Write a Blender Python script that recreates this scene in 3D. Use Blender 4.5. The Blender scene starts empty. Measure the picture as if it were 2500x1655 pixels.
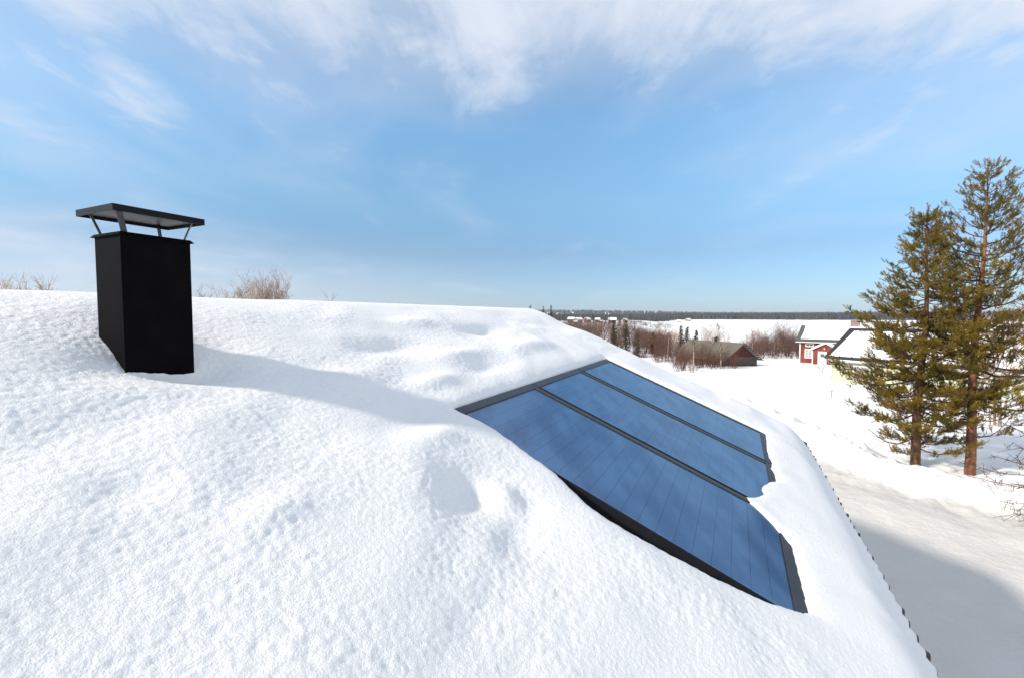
import bpy, math, random
import numpy as np
from mathutils import Vector, Matrix

# ---------------------------------------------------------------- camera, sky, sun, exposure
scene = bpy.context.scene
col = scene.collection
R = math.radians
F = 1140.0                      # focal length in pixels of the 2500 px wide photograph
PITCH = math.atan((827.5 - 771.4) / F)
CZ = 7.3                        # camera height above the drive
cam_d = bpy.data.cameras.new('camera'); cam = bpy.data.objects.new('camera', cam_d); col.objects.link(cam)
cam_d.sensor_width = 36.0; cam_d.lens = 36.0 * F / 2500.0
cam_d.clip_start = 0.05; cam_d.clip_end = 30000
cam.location = (0, 0, CZ); cam.rotation_euler = (R(90) - PITCH, 0, 0)
scene.camera = cam

SUN_AZ, SUN_EL = 249.0, 30.5    # compass direction of the sun (clockwise from +Y), elevation
world = bpy.data.worlds.new('World'); scene.world = world; world.use_nodes = True
def build_world():
    nt = world.node_tree; nt.nodes.clear(); L = nt.links
    def N(t, **k):
        n = nt.nodes.new(t)
        for a, b in k.items(): setattr(n, a, b)
        return n
    def M(op, a, b=None, c=None, clamp=False):
        n = N('ShaderNodeMath', operation=op, use_clamp=clamp)
        for i, s in enumerate((a, b, c)):
            if s is None: continue
            if isinstance(s, (int, float)): n.inputs[i].default_value = s
            else: L.new(s, n.inputs[i])
        return n.outputs[0]
    def ss(x, lo, hi, a=0.0, b=1.0):
        n = N('ShaderNodeMapRange', interpolation_type='SMOOTHSTEP'); L.new(x, n.inputs[0])
        for i, s in enumerate((lo, hi, a, b)):
            if isinstance(s, (int, float)): n.inputs[i + 1].default_value = s
            else: L.new(s, n.inputs[i + 1])
        return n.outputs[0]
    out = N('ShaderNodeOutputWorld'); bg = N('ShaderNodeBackground'); L.new(bg.outputs[0], out.inputs[0])
    sky = N('ShaderNodeTexSky', sky_type='NISHITA', sun_disc=False)
    sky.sun_elevation = R(SUN_EL); sky.sun_rotation = R(SUN_AZ)
    sky.air_density = 1.0; sky.dust_density = 0.35; sky.ozone_density = 1.6; sky.altitude = 100
    tc = N('ShaderNodeTexCoord'); sep = N('ShaderNodeSeparateXYZ'); L.new(tc.outputs['Generated'], sep.inputs[0])
    x, y, z = sep.outputs
    zc = M('ADD', M('MAXIMUM', z, 0.0), 0.10)
    qx, qy = M('DIVIDE', x, zc), M('DIVIDE', y, zc)
    def noise(sx, sy, scale, detail, rough, dist, off=(0, 0, 0)):
        c = N('ShaderNodeCombineXYZ'); L.new(M('MULTIPLY', qx, sx), c.inputs[0]); L.new(M('MULTIPLY', qy, sy), c.inputs[1])
        v = N('ShaderNodeVectorMath', operation='ADD'); L.new(c.outputs[0], v.inputs[0]); v.inputs[1].default_value = off
        n = N('ShaderNodeTexNoise'); n.inputs['Scale'].default_value = scale; n.inputs['Detail'].default_value = detail
        n.inputs['Roughness'].default_value = rough; n.inputs['Distortion'].default_value = dist
        L.new(v.outputs[0], n.inputs['Vector']); return n.outputs['Fac']
    streak = noise(1.0, 0.30, 2.6, 9, 0.60, 0.5, (3.1, 1.7, 0))      # long fibres running away from the viewer
    fluff = noise(1.0, 0.75, 3.2, 10, 0.62, 0.35, (7.3, 2.2, 4))
    patch = noise(1.0, 0.8, 0.85, 4, 0.5, 0.6, (1.25, 9.4, 2))
    cov = M('ADD', ss(z, 0.30, 0.58, 0.0, 0.40), M('ADD', M('MULTIPLY', ss(x, 0.12, 0.70, 0.0, 0.40), ss(z, 0.08, 0.36)), ss(M('MULTIPLY', x, -1.0), 0.30, 0.80, 0.0, 0.24)))
    cov = M('ADD', cov, M('MULTIPLY', M('SUBTRACT', patch, 0.5), 0.9))
    tex = M('ADD', M('MULTIPLY', streak, 0.50), M('MULTIPLY', fluff, 0.50))
    den = ss(M('ADD', tex, M('MULTIPLY', cov, 0.75)), 0.58, 0.97)
    veil = ss(M('ADD', cov, M('MULTIPLY', streak, 0.25)), 0.10, 0.72, 0.0, 0.50)   # thin even sheet of high cloud
    den = M('MAXIMUM', M('MULTIPLY', den, ss(z, 0.14, 0.38, 0.30, 0.95)), veil)
    low = M('MULTIPLY', ss(z, 0.0, 0.20, 1.0, 0.0), ss(x, -0.60, 0.20, 0.62, 0.12))
    den = M('MINIMUM', M('ADD', den, low), 0.97)
    ramp = N('ShaderNodeValToRGB'); L.new(z, ramp.inputs[0]); cr = ramp.color_ramp     # clear arctic air: less white towards the horizon
    cr.elements[0].position = 0.0; cr.elements[0].color = (0.36, 0.54, 0.86, 1); cr.elements[1].position = 0.36; cr.elements[1].color = (0.97, 1.24, 1.28, 1)
    for ps, c in ((0.13, (0.47, 0.61, 0.76, 1)), (0.23, (0.75, 0.95, 1.00, 1))): e = cr.elements.new(ps); e.color = c
    mul = N('ShaderNodeMixRGB', blend_type='MULTIPLY'); mul.inputs[0].default_value = 1.0
    L.new(sky.outputs[0], mul.inputs[1]); L.new(ramp.outputs[0], mul.inputs[2])
    mix = N('ShaderNodeMixRGB'); L.new(den, mix.inputs[0]); L.new(mul.outputs[0], mix.inputs[1])
    mix.inputs[2].default_value = (4.7, 5.05, 5.7, 1)
    L.new(mix.outputs[0], bg.inputs[0]); bg.inputs[1].default_value = 0.15
build_world()

sl = bpy.data.lights.new('sun', 'SUN'); sl.energy = 4.25; sl.angle = R(3.4); sl.color = (1.0, 0.93, 0.83)
sun = bpy.data.objects.new('sun', sl); col.objects.link(sun)
_a, _e = R(SUN_AZ), R(SUN_EL)
SDIR = Vector((math.sin(_a) * math.cos(_e), math.cos(_a) * math.cos(_e), math.sin(_e)))
sun.rotation_euler = SDIR.to_track_quat('Z', 'Y').to_euler(); sun.location = (-30, -20, 40)
vs = scene.view_settings
vs.view_transform = 'Standard'; vs.look = 'None'; vs.gamma = 1.0; vs.exposure = 0.17; vs.use_curve_mapping = False
scene.cycles.max_bounces = 8; scene.cycles.transparent_max_bounces = 12

# ---------------------------------------------------------------- helpers
FW = np.array([0, math.cos(PITCH), -math.sin(PITCH)]); UP = np.array([0, math.sin(PITCH), math.cos(PITCH)])
def ray(px, py):                # direction through a photograph pixel, scaled to 1 m of depth along +Y
    d = FW + np.array([1, 0, 0]) * (px - 1250) / F - UP * (py - 827.5) / F
    return d / d[1]
def at(px, py, depth):
    return ray(px, py) * depth + np.array([0, 0, CZ])
def sstep(a, b, x):
    t = np.clip((np.asarray(x, float) - a) / (b - a), 0, 1); return t * t * (3 - 2 * t)

_rng = np.random.RandomState(7)
_perm = _rng.permutation(4096).astype(np.int64); _grad = _rng.rand(4096) * 2 * np.pi
def perlin(x, y, seed=0):
    x = np.asarray(x, float) + seed * 17.37; y = np.asarray(y, float) + seed * 5.13
    xi = np.floor(x).astype(np.int64); yi = np.floor(y).astype(np.int64); fx = x - xi; fy = y - yi
    def g(ix, iy, dx, dy):
        h = _perm[(_perm[ix & 4095] + iy) & 4095]; a = _grad[h]
        return np.cos(a) * dx + np.sin(a) * dy
    sx = fx ** 3 * (fx * (fx * 6 - 15) + 10); sy = fy ** 3 * (fy * (fy * 6 - 15) + 10)
    a = g(xi, yi, fx, fy); b = g(xi + 1, yi, fx - 1, fy); c = g(xi, yi + 1, fx, fy - 1); d = g(xi + 1, yi + 1, fx - 1, fy - 1)
    return (a + (b - a) * sx + (c + (d - c) * sx - a - (b - a) * sx) * sy) * 1.5
def fbm(x, y, o=4, seed=0, g=0.5):
    s = 0; a = 1.0
    for k in range(o):
        s = s + a * perlin(np.asarray(x) * 2 ** k, np.asarray(y) * 2 ** k, seed + k * 3); a *= g
    return s

def mesh_np(name, v, f, smooth=False):
    v = np.asarray(v, np.float32); f = np.asarray(f, np.int32)
    me = bpy.data.meshes.new(name); k = f.shape[1]
    me.vertices.add(len(v)); me.vertices.foreach_set('co', v.ravel())
    me.loops.add(f.size); me.loops.foreach_set('vertex_index', f.ravel())
    me.polygons.add(len(f)); me.polygons.foreach_set('loop_start', np.arange(0, f.size, k, dtype=np.int32))
    me.polygons.foreach_set('loop_total', np.full(len(f), k, np.int32))
    if smooth: me.polygons.foreach_set('use_smooth', np.ones(len(f), bool))
    me.update(calc_edges=True); me.validate(); return me
def link(name, me, mat=None, parent=None, loc=None):
    o = bpy.data.objects.new(name, me); col.objects.link(o)
    if mat is not None and me is not None and not me.materials: me.materials.append(mat)
    if parent is not None: o.parent = parent
    if loc is not None: o.location = loc
    return o
def tag(o, label=None, cat=None, group=None, kind=None):
    if label: o['label'] = label
    if cat: o['category'] = cat
    if group: o['group'] = group
    if kind: o['kind'] = kind
    return o
def thing(name, label, cat, loc, group=None, rz=0.0):
    o = bpy.data.objects.new(name, None); col.objects.link(o); o.location = loc; o.rotation_euler = (0, 0, rz)
    o.empty_display_size = 0.3
    return tag(o, label, cat, group)
class MB:                       # collects polygons for one mesh
    def __init__(s): s.v = []; s.f = []
    def poly(s, pts):
        b = len(s.v); s.v += [tuple(p) for p in pts]; s.f.append(tuple(range(b, b + len(pts)))); return s
    def hexa(s, p):             # 8 corners: 0-3 bottom loop, 4-7 top loop
        b = len(s.v); s.v += [tuple(q) for q in p]
        s.f += [tuple(b + i for i in q) for q in ((3, 2, 1, 0), (4, 5, 6, 7), (0, 1, 5, 4), (1, 2, 6, 5), (2, 3, 7, 6), (3, 0, 4, 7))]; return s
    def box(s, x0, x1, y0, y1, z0, z1):
        return s.hexa([(x0, y0, z0), (x1, y0, z0), (x1, y1, z0), (x0, y1, z0), (x0, y0, z1), (x1, y0, z1), (x1, y1, z1), (x0, y1, z1)])
    def bar(s, a, b, w, t, up=(0, 0, 1)):     # rectangular bar from a to b
        a = Vector(a); b = Vector(b); d = (b - a).normalized(); x = d.cross(Vector(up)).normalized(); y = x.cross(d)
        x = x * w / 2; y = y * t / 2
        return s.hexa([a - x - y, a + x - y, a + x + y, a - x + y, b - x - y, b + x - y, b + x + y, b - x + y])
    def prism(s, pts, off):     # closed prism: polygon pts swept by off
        off = Vector(off); n = len(pts); b = len(s.v); P = [Vector(p) for p in pts]
        s.v += [tuple(p) for p in P] + [tuple(p + off) for p in P]
        s.f.append(tuple(b + i for i in range(n))); s.f.append(tuple(b + n + i for i in reversed(range(n))))
        for i in range(n):
            j = (i + 1) % n; s.f.append((b + j, b + i, b + n + i, b + n + j))
        return s
    def tube(s, pts, rad, k=6, cap=True):
        P = [Vector(p) for p in pts]; rings = []
        for i, p in enumerate(P):
            d = (P[min(i + 1, len(P) - 1)] - P[max(i - 1, 0)]).normalized()
            ref = Vector((0, 0, 1)) if abs(d.z) < 0.9 else Vector((1, 0, 0))
            x = d.cross(ref).normalized(); y = d.cross(x); b = len(s.v)
            for q in range(k):
                t = 2 * math.pi * q / k; s.v.append(tuple(p + (x * math.cos(t) + y * math.sin(t)) * rad[i]))
            rings.append(b)
        for i in range(len(rings) - 1):
            for q in range(k):
                r = (q + 1) % k; s.f.append((rings[i] + q, rings[i] + r, rings[i + 1] + r, rings[i + 1] + q))
        if cap:
            s.f.append(tuple(rings[0] + q for q in reversed(range(k)))); s.f.append(tuple(rings[-1] + q for q in range(k)))
        return s
    def mesh(s, name, smooth=False, fix=True):
        me = bpy.data.meshes.new(name); me.from_pydata(s.v, [], s.f)
        if fix:
            import bmesh
            bm = bmesh.new(); bm.from_mesh(me); bmesh.ops.recalc_face_normals(bm, faces=bm.faces); bm.to_mesh(me); bm.free()
        if smooth: me.polygons.foreach_set('use_smooth', [True] * len(me.polygons))
        me.update(); return me
    def build(s, name, mat, parent=None, smooth=False, loc=None, bevel=0.0, fix=True):
        o = link(name, s.mesh(name, smooth, fix), mat, parent, loc)
        if bevel:
            m = o.modifiers.new('bevel', 'BEVEL'); m.width = bevel; m.segments = 2; m.limit_method = 'ANGLE'
        return o

# ---------------------------------------------------------------- materials
def mat(name, rgb, rough=0.6, spec=0.3, metal=0.0, noise=None, bump=None, stripes=None, coat=0.0, pos=False):
    """noise=(scale, rgb2, contrast, detail); bump=(scale, strength, distance); stripes=(axis, period, depth)"""
    m = bpy.data.materials.new(name); m.use_nodes = True; nt = m.node_tree; L = nt.links
    b = nt.nodes['Principled BSDF']; b.inputs['Base Color'].default_value = (*rgb, 1); b.inputs['Roughness'].default_value = rough
    b.inputs['Specular IOR Level'].default_value = spec; b.inputs['Metallic'].default_value = metal
    b.inputs['Coat Weight'].default_value = coat
    tc = nt.nodes.new('ShaderNodeTexCoord'); last = None
    if noise:
        n = nt.nodes.new('ShaderNodeTexNoise'); n.inputs['Scale'].default_value = noise[0]; n.inputs['Detail'].default_value = noise[3] if len(noise) > 3 else 5
        mp = nt.nodes.new('ShaderNodeMapping'); L.new(nt.nodes.new('ShaderNodeNewGeometry').outputs['Position'] if pos else tc.outputs['Object'], mp.inputs[0]); L.new(mp.outputs[0], n.inputs['Vector'])
        if len(noise) > 4: mp.inputs['Scale'].default_value = noise[4]
        r = nt.nodes.new('ShaderNodeMapRange'); r.inputs[1].default_value = 0.5 - noise[2]; r.inputs[2].default_value = 0.5 + noise[2]; L.new(n.outputs['Fac'], r.inputs[0])
        mx = nt.nodes.new('ShaderNodeMixRGB'); L.new(r.outputs[0], mx.inputs[0]); mx.inputs[1].default_value = (*rgb, 1); mx.inputs[2].default_value = (*noise[1], 1)
        L.new(mx.outputs[0], b.inputs['Base Color'])
    if bump:
        n = nt.nodes.new('ShaderNodeTexNoise'); n.inputs['Scale'].default_value = bump[0]; n.inputs['Detail'].default_value = 6; n.inputs['Roughness'].default_value = 0.6
        L.new(tc.outputs['Object'], n.inputs['Vector'])
        bp = nt.nodes.new('ShaderNodeBump'); bp.inputs['Strength'].default_value = bump[1]; bp.inputs['Distance'].default_value = bump[2]
        L.new(n.outputs['Fac'], bp.inputs['Height']); L.new(bp.outputs[0], b.inputs['Normal'])
    if stripes:
        sp = nt.nodes.new('ShaderNodeSeparateXYZ'); L.new(tc.outputs['Object'], sp.inputs[0])
        md = nt.nodes.new('ShaderNodeMath'); md.operation = 'PINGPONG'; md.inputs[1].default_value = stripes[1] / 2; L.new(sp.outputs[stripes[0]], md.inputs[0])
        r = nt.nodes.new('ShaderNodeMapRange'); r.inputs[1].default_value = 0; r.inputs[2].default_value = stripes[1] * 0.12; L.new(md.outputs[0], r.inputs[0])
        bp = nt.nodes.new('ShaderNodeBump'); bp.inputs['Strength'].default_value = 1.0; bp.inputs['Distance'].default_value = stripes[2]
        L.new(r.outputs[0], bp.inputs['Height']); L.new(bp.outputs[0], b.inputs['Normal'])
    return m
def snow_mat(name, s1, d1, s2, d2, rgb=(0.915, 0.88, 0.84)):
    m = bpy.data.materials.new(name); m.use_nodes = True; nt = m.node_tree; L = nt.links
    b = nt.nodes['Principled BSDF']; b.inputs['Base Color'].default_value = (*rgb, 1); b.inputs['Roughness'].default_value = 0.75
    b.inputs['Specular IOR Level'].default_value = 0.15
    tc = nt.nodes.new('ShaderNodeTexCoord'); nrm = None
    for sc_, di in ((s1, d1), (s2, d2)):
        n = nt.nodes.new('ShaderNodeTexNoise'); n.inputs['Scale'].default_value = sc_; n.inputs['Detail'].default_value = 4; n.inputs['Roughness'].default_value = 0.6
        L.new(tc.outputs['Object'], n.inputs['Vector'])
        bp = nt.nodes.new('ShaderNodeBump'); bp.inputs['Strength'].default_value = 1.0; bp.inputs['Distance'].default_value = di
        L.new(n.outputs['Fac'], bp.inputs['Height'])
        if nrm: L.new(nrm, bp.inputs['Normal'])
        nrm = bp.outputs[0]
    L.new(nrm, b.inputs['Normal']); return m
def thin_glass(name, tint=(1, 1, 1)):
    m = bpy.data.materials.new(name); m.use_nodes = True; nt = m.node_tree; L = nt.links; nt.nodes.clear()
    out = nt.nodes.new('ShaderNodeOutputMaterial'); mx = nt.nodes.new('ShaderNodeMixShader'); fr = nt.nodes.new('ShaderNodeFresnel'); fr.inputs[0].default_value = 1.55
    tr = nt.nodes.new('ShaderNodeBsdfTransparent'); tr.inputs[0].default_value = (*tint, 1)
    gl = nt.nodes.new('ShaderNodeBsdfGlossy'); gl.inputs['Roughness'].default_value = 0.14
    tc = nt.nodes.new('ShaderNodeTexCoord'); n = nt.nodes.new('ShaderNodeTexNoise'); n.inputs['Scale'].default_value = 5; n.inputs['Detail'].default_value = 2
    bp = nt.nodes.new('ShaderNodeBump'); bp.inputs['Strength'].default_value = 0.5; bp.inputs['Distance'].default_value = 0.002
    L.new(tc.outputs['Object'], n.inputs['Vector']); L.new(n.outputs['Fac'], bp.inputs['Height']); L.new(bp.outputs[0], gl.inputs['Normal'])
    L.new(fr.outputs[0], mx.inputs[0]); L.new(tr.outputs[0], mx.inputs[1]); L.new(gl.outputs[0], mx.inputs[2]); L.new(mx.outputs[0], out.inputs[0])
    return m

M_snow_roof = snow_mat('roof_snow', 44, 0.007, 130, 0.004)
M_snow_ground = snow_mat('ground_snow', 1.6, 0.07, 9, 0.022)
def shade_packed_drive(m):              # ploughed drive: compacted snow, its colour greyed to imitate house shade; field is clean
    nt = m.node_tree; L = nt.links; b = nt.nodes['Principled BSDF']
    a = nt.nodes.new('ShaderNodeAttribute'); a.attribute_name = 'packed_shade'
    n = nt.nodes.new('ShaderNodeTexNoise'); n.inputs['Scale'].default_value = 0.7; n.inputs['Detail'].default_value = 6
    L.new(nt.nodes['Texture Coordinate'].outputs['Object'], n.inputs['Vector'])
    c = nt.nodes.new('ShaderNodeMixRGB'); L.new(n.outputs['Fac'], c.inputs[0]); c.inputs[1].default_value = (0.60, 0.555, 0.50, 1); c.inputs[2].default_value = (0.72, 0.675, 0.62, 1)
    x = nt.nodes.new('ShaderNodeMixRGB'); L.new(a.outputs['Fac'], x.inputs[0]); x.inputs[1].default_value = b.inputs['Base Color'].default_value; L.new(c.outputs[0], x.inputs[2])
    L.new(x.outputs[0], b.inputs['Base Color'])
shade_packed_drive(M_snow_ground)
M_snow_far = snow_mat('settled_snow', 0.8, 0.05, 5, 0.02)
M_black_steel = mat('black_sheet_steel', (0.0026, 0.0024, 0.0030), 0.55, 0.03, noise=(6, (0.0050, 0.0036, 0.0036), 0.2), bump=(3, 0.25, 0.01))
M_cap_edge = mat('black_painted_steel', (0.007, 0.0065, 0.0072), 0.45, 0.15, bump=(5, 0.2, 0.006))
M_galv = mat('galvanised_steel', (0.10, 0.105, 0.115), 0.5, 0.4, 0.6, noise=(14, (0.05, 0.055, 0.062), 0.15))
M_strap = mat('stainless_strap', (0.34, 0.33, 0.33), 0.35, 0.5, 0.8, noise=(20, (0.2, 0.19, 0.19), 0.2))
M_frame = mat('anodised_grey_frame', (0.030, 0.033, 0.041), 0.45, 0.3, noise=(9, (0.040, 0.044, 0.053), 0.2))
M_frame_dark = mat('black_frame_side', (0.006, 0.006, 0.008), 0.6, 0.2, noise=(9, (0.01, 0.01, 0.012), 0.2))
M_seal = mat('dark_teal_seal', (0.008, 0.016, 0.022), 0.5, 0.3, noise=(9, (0.01, 0.02, 0.027), 0.2))
M_absorb = mat('blue_absorber_film', (0.130, 0.325, 0.62), 0.5, 0.15, noise=(1.9, (0.235, 0.490, 0.80), 0.11, 4, (2.0, 0.7, 1.0)), pos=True)
M_tray = mat('collector_tray', (0.02, 0.05, 0.13), 0.6, 0.2, noise=(9, (0.025, 0.058, 0.15), 0.2))
M_glass = thin_glass('solar_glass')
M_tile = mat('brown_tile_sheet', (0.045, 0.026, 0.022), 0.5, 0.35, noise=(30, (0.09, 0.06, 0.055), 0.2))
M_wall_white = mat('pale_board_wall', (0.55, 0.53, 0.48), 0.7, 0.2, stripes=(0, 0.14, 0.01))
M_trim = mat('white_trim', (0.78, 0.77, 0.74), 0.6, 0.25, noise=(6, (0.70, 0.69, 0.66), 0.2))
M_barkA = mat('pine_bark_grey', (0.105, 0.060, 0.042), 0.9, 0.1, noise=(7, (0.26, 0.125, 0.072), 0.13, 6, (1, 1, 0.25)), bump=(22, 1.0, 0.04))
M_barkB = mat('pine_bark_orange', (0.17, 0.078, 0.045), 0.9, 0.1, noise=(7, (0.33, 0.155, 0.082), 0.13, 6, (1, 1, 0.25)), bump=(22, 1.0, 0.04))
M_limb = mat('pine_limb', (0.085, 0.046, 0.032), 0.9, 0.1, noise=(5, (0.13, 0.07, 0.045), 0.15))
M_needleA = mat('pine_needles_deep', (0.105, 0.080, 0.010), 0.7, 0.15, noise=(1.1, (0.245, 0.158, 0.018), 0.12, 4))
M_needleB = mat('pine_needles_light', (0.115, 0.086, 0.012), 0.7, 0.15, noise=(1.1, (0.255, 0.165, 0.021), 0.12, 4))
M_spruce = mat('spruce_needles', (0.030, 0.034, 0.012), 0.8, 0.15, noise=(0.8, (0.070, 0.062, 0.018), 0.12))
M_twig = mat('dark_twig', (0.065, 0.040, 0.032), 0.85, 0.1, noise=(4, (0.11, 0.07, 0.055), 0.15))
M_willow = mat('red_willow_twig', (0.155, 0.066, 0.042), 0.85, 0.1, noise=(0.5, (0.105, 0.060, 0.045), 0.12))
M_thicket = mat('brown_alder_twig', (0.12, 0.075, 0.056), 0.85, 0.1, noise=(0.15, (0.16, 0.085, 0.062), 0.12))
M_palebark = mat('birch_bark', (0.55, 0.46, 0.38), 0.8, 0.15, noise=(2.5, (0.20, 0.13, 0.10), 0.10, 5, (1, 1, 2.5)))
M_dryshrub = mat('dry_tan_twig', (0.46, 0.34, 0.24), 0.85, 0.1, noise=(1, (0.32, 0.22, 0.16), 0.15))
M_forest = mat('far_forest', (0.046, 0.050, 0.054), 0.9, 0.05, noise=(0.012, (0.075, 0.060, 0.050), 0.12, 4))
M_red = mat('red_board_wall', (0.20, 0.038, 0.028), 0.8, 0.15, noise=(1.2, (0.26, 0.075, 0.055), 0.12, 6, (3, 3, 0.4)), stripes=(0, 0.18, 0.02))
M_redroof = mat('olive_grey_roof', (0.075, 0.075, 0.062), 0.6, 0.3, noise=(2, (0.10, 0.098, 0.082), 0.2))
M_green = mat('pale_green_board_wall', (0.53, 0.545, 0.37), 0.75, 0.2, noise=(1, (0.56, 0.57, 0.40), 0.2), stripes=(0, 0.16, 0.02))
M_blackroof = mat('black_metal_roof', (0.020, 0.020, 0.024), 0.45, 0.4, noise=(2, (0.028, 0.027, 0.03), 0.2))
M_door = mat('grey_door_paint', (0.46, 0.52, 0.55), 0.6, 0.3, noise=(3, (0.42, 0.48, 0.51), 0.2))
M_pane = mat('window_pane', (0.30, 0.33, 0.36), 0.08, 0.6, noise=(0.8, (0.45, 0.47, 0.48), 0.2))
M_darkpane = mat('dark_window_pane', (0.03, 0.035, 0.045), 0.08, 0.6, noise=(3, (0.05, 0.055, 0.065), 0.2))
M_brick = mat('chimney_brick', (0.22, 0.15, 0.13), 0.85, 0.1, noise=(5, (0.32, 0.22, 0.19), 0.15))
M_log = mat('weathered_log', (0.10, 0.078, 0.065), 0.9, 0.1, noise=(2.5, (0.19, 0.15, 0.125), 0.12, 6, (0.3, 0.3, 3)))
M_barnred = mat('old_red_board', (0.165, 0.040, 0.030), 0.85, 0.1, noise=(2.5, (0.095, 0.040, 0.032), 0.12, 6, (4, 4, 0.4)), stripes=(1, 0.2, 0.03))
M_barnroof = mat('old_felt_roof', (0.125, 0.108, 0.088), 0.85, 0.15, noise=(0.5, (0.155, 0.135, 0.105), 0.15))
M_barnwood = mat('dark_weathered_wood', (0.06, 0.045, 0.038), 0.85, 0.1, noise=(3, (0.10, 0.075, 0.06), 0.15))
M_post = mat('grey_metal_post', (0.20, 0.20, 0.21), 0.5, 0.4, noise=(8, (0.26, 0.26, 0.27), 0.2))

# ---------------------------------------------------------------- terrain
LAKE_Z = -8.7
BANK = np.array([(15.6, 33.0), (15.0, 28.0), (14.7, 24.5), (14.3, 21.5), (14.0, 19.0), (14.0, 17.2), (14.5, 15.9), (15.6, 14.9), (17.2, 14.1), (20, 13.2), (26, 12.4)]) * 1.224
def dist_poly(x, y, P):
    best = np.full(np.shape(x), 1e9); side = np.zeros(np.shape(x))
    for (ax, ay), (bx, by) in zip(P[:-1], P[1:]):
        dx, dy = bx - ax, by - ay; t = np.clip(((x - ax) * dx + (y - ay) * dy) / (dx * dx + dy * dy), 0, 1)
        ex, ey = x - ax - t * dx, y - ay - t * dy; d = np.hypot(ex, ey)
        c = np.sign(dx * (y - ay) - dy * (x - ax)); m = d < best
        best = np.where(m, d, best); side = np.where(m, c, side)
    return best, side
TRACKS = [np.array(t_) * 1.2 for t_ in ([(13.5, 30.5), (19, 33.5), (26, 34.5), (34, 32)], [(14, 38), (20, 36), (27, 37), (33, 44)], [(12.5, 46), (19, 41), (28, 39.5)])]
def gz(x, y):
    x = np.asarray(x, float); y = np.asarray(y, float)
    r = np.hypot(x, y); t = np.where(y > 1, x / np.maximum(y, 1), -1.0 * (x < 0) + 2.0 * (x >= 0))
    z = -1.5 * sstep(20, 90, y)
    lakeside = sstep(0.24, 0.34, t + 0.05 * perlin(y / 150, 0.3, 5)) * (y > 0)
    z = z - 8.3 * sstep(105, 210, y) * lakeside - 1.2 * sstep(120, 500, y) * (1 - lakeside)
    far = sstep(1130, 1260, r + 60 * perlin(x / 220, y / 500, 8)) * (y > 0)
    z = z + far * lakeside * 7.5
    hill = sstep(1500, 2900, r) * (y > 0)
    z = z + hill * (14 + 20 * sstep(0.55, 0.05, t))
    d, side = dist_poly(x, y, BANK)
    near = np.where(side > 0, 1.0, 0.0)        # 1 = snow field beyond the bank, 0 = cleared drive
    soft = np.clip(0.5 + 0.5 * np.where(side > 0, d, -d) / 0.9, 0, 1); soft = soft * soft * (3 - 2 * soft)
    fld = sstep(66, 40, r)
    z = z + (soft * 0.36 - 0.0) * fld + (1 - fld) * 0.36
    lump = 1 + 0.5 * fbm(x / 1.1, y / 1.1, 3, 11)
    z = z + fld * 0.50 * np.exp(-(d / 0.9) ** 2) * np.clip(lump, 0.4, 1.7)
    z = z + fld * np.exp(-(d / 2.0) ** 2) * (0.17 * fbm(x / 1.0, y / 1.0, 3, 13) + 0.05 * fbm(x / 0.3, y / 0.3, 2, 15))
    ampl = sstep(5, 30, r) * 0.7 + 0.3
    z = z + ampl * (0.16 * fbm(x / 7.0, y / 5.0, 3, 2) + 0.022 * fbm(x / 0.9, y / 0.7, 3, 4)) * (1 - sstep(90, 200, r) * lakeside)
    for T in TRACKS:
        dd, _ = dist_poly(x, y, T); z = z - 0.16 * np.exp(-(dd / 0.32) ** 2) + 0.05 * np.exp(-((dd - 0.7) / 0.3) ** 2)
    return z
def hit(px, py):                # where the ray through a photograph pixel meets the terrain
    q = ray(px, py); ys = np.geomspace(6, 3000, 6000)
    zz = gz(q[0] * ys, ys); k = np.argmax(CZ + q[2] * ys < zz)
    return q[0] * ys[k], ys[k], float(zz[k])

def build_ground():
    rr = [3.0]
    while rr[-1] < 9000: rr.append(rr[-1] * (1.02 if rr[-1] < 8 else 1.0065 if rr[-1] < 45 else 1.03))
    rr = np.array(rr)
    a = np.concatenate([np.arange(-180, -6, 3.0), np.arange(-6, 2, 1.0), np.arange(2, 54, 0.14), np.arange(54, 180, 3.0)])
    A, RR = np.meshgrid(np.radians(a), rr, indexing='ij')
    X, Y = RR * np.sin(A), RR * np.cos(A); Z = gz(X, Y)
    na, nr = len(a), len(rr); v = np.stack([X, Y, Z], -1).reshape(-1, 3)
    i = np.arange(na)[:, None]; j = np.arange(nr - 1)[None, :]; i2 = (i + 1) % na
    f = np.stack([i * nr + j, i2 * nr + j, i2 * nr + j + 1, i * nr + j + 1], -1).reshape(-1, 4)[:, ::-1]
    v = np.vstack([v, [[0, 0, float(gz(0, 0))]]])
    me = mesh_np('ground', v, f, True)
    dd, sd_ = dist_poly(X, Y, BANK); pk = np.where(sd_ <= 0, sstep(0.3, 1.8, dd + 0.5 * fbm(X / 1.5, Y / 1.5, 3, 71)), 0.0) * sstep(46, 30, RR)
    pk = np.append(pk.reshape(-1), 0.0); at_ = me.attributes.new('packed_shade', 'FLOAT', 'POINT'); at_.data.foreach_set('value', pk.astype(np.float32))  # drive side of the bank, where shade is mixed into the snow colour
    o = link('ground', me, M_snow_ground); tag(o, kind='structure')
    # closing fan under the house
    return o
build_ground()
lk = MB()
lk.poly([(-500, 150, LAKE_Z), (4200, 60, LAKE_Z), (4200, 3300, LAKE_Z), (-500, 3300, LAKE_Z)])
tag(lk.build('frozen_lake', M_snow_far), kind='structure')

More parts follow.
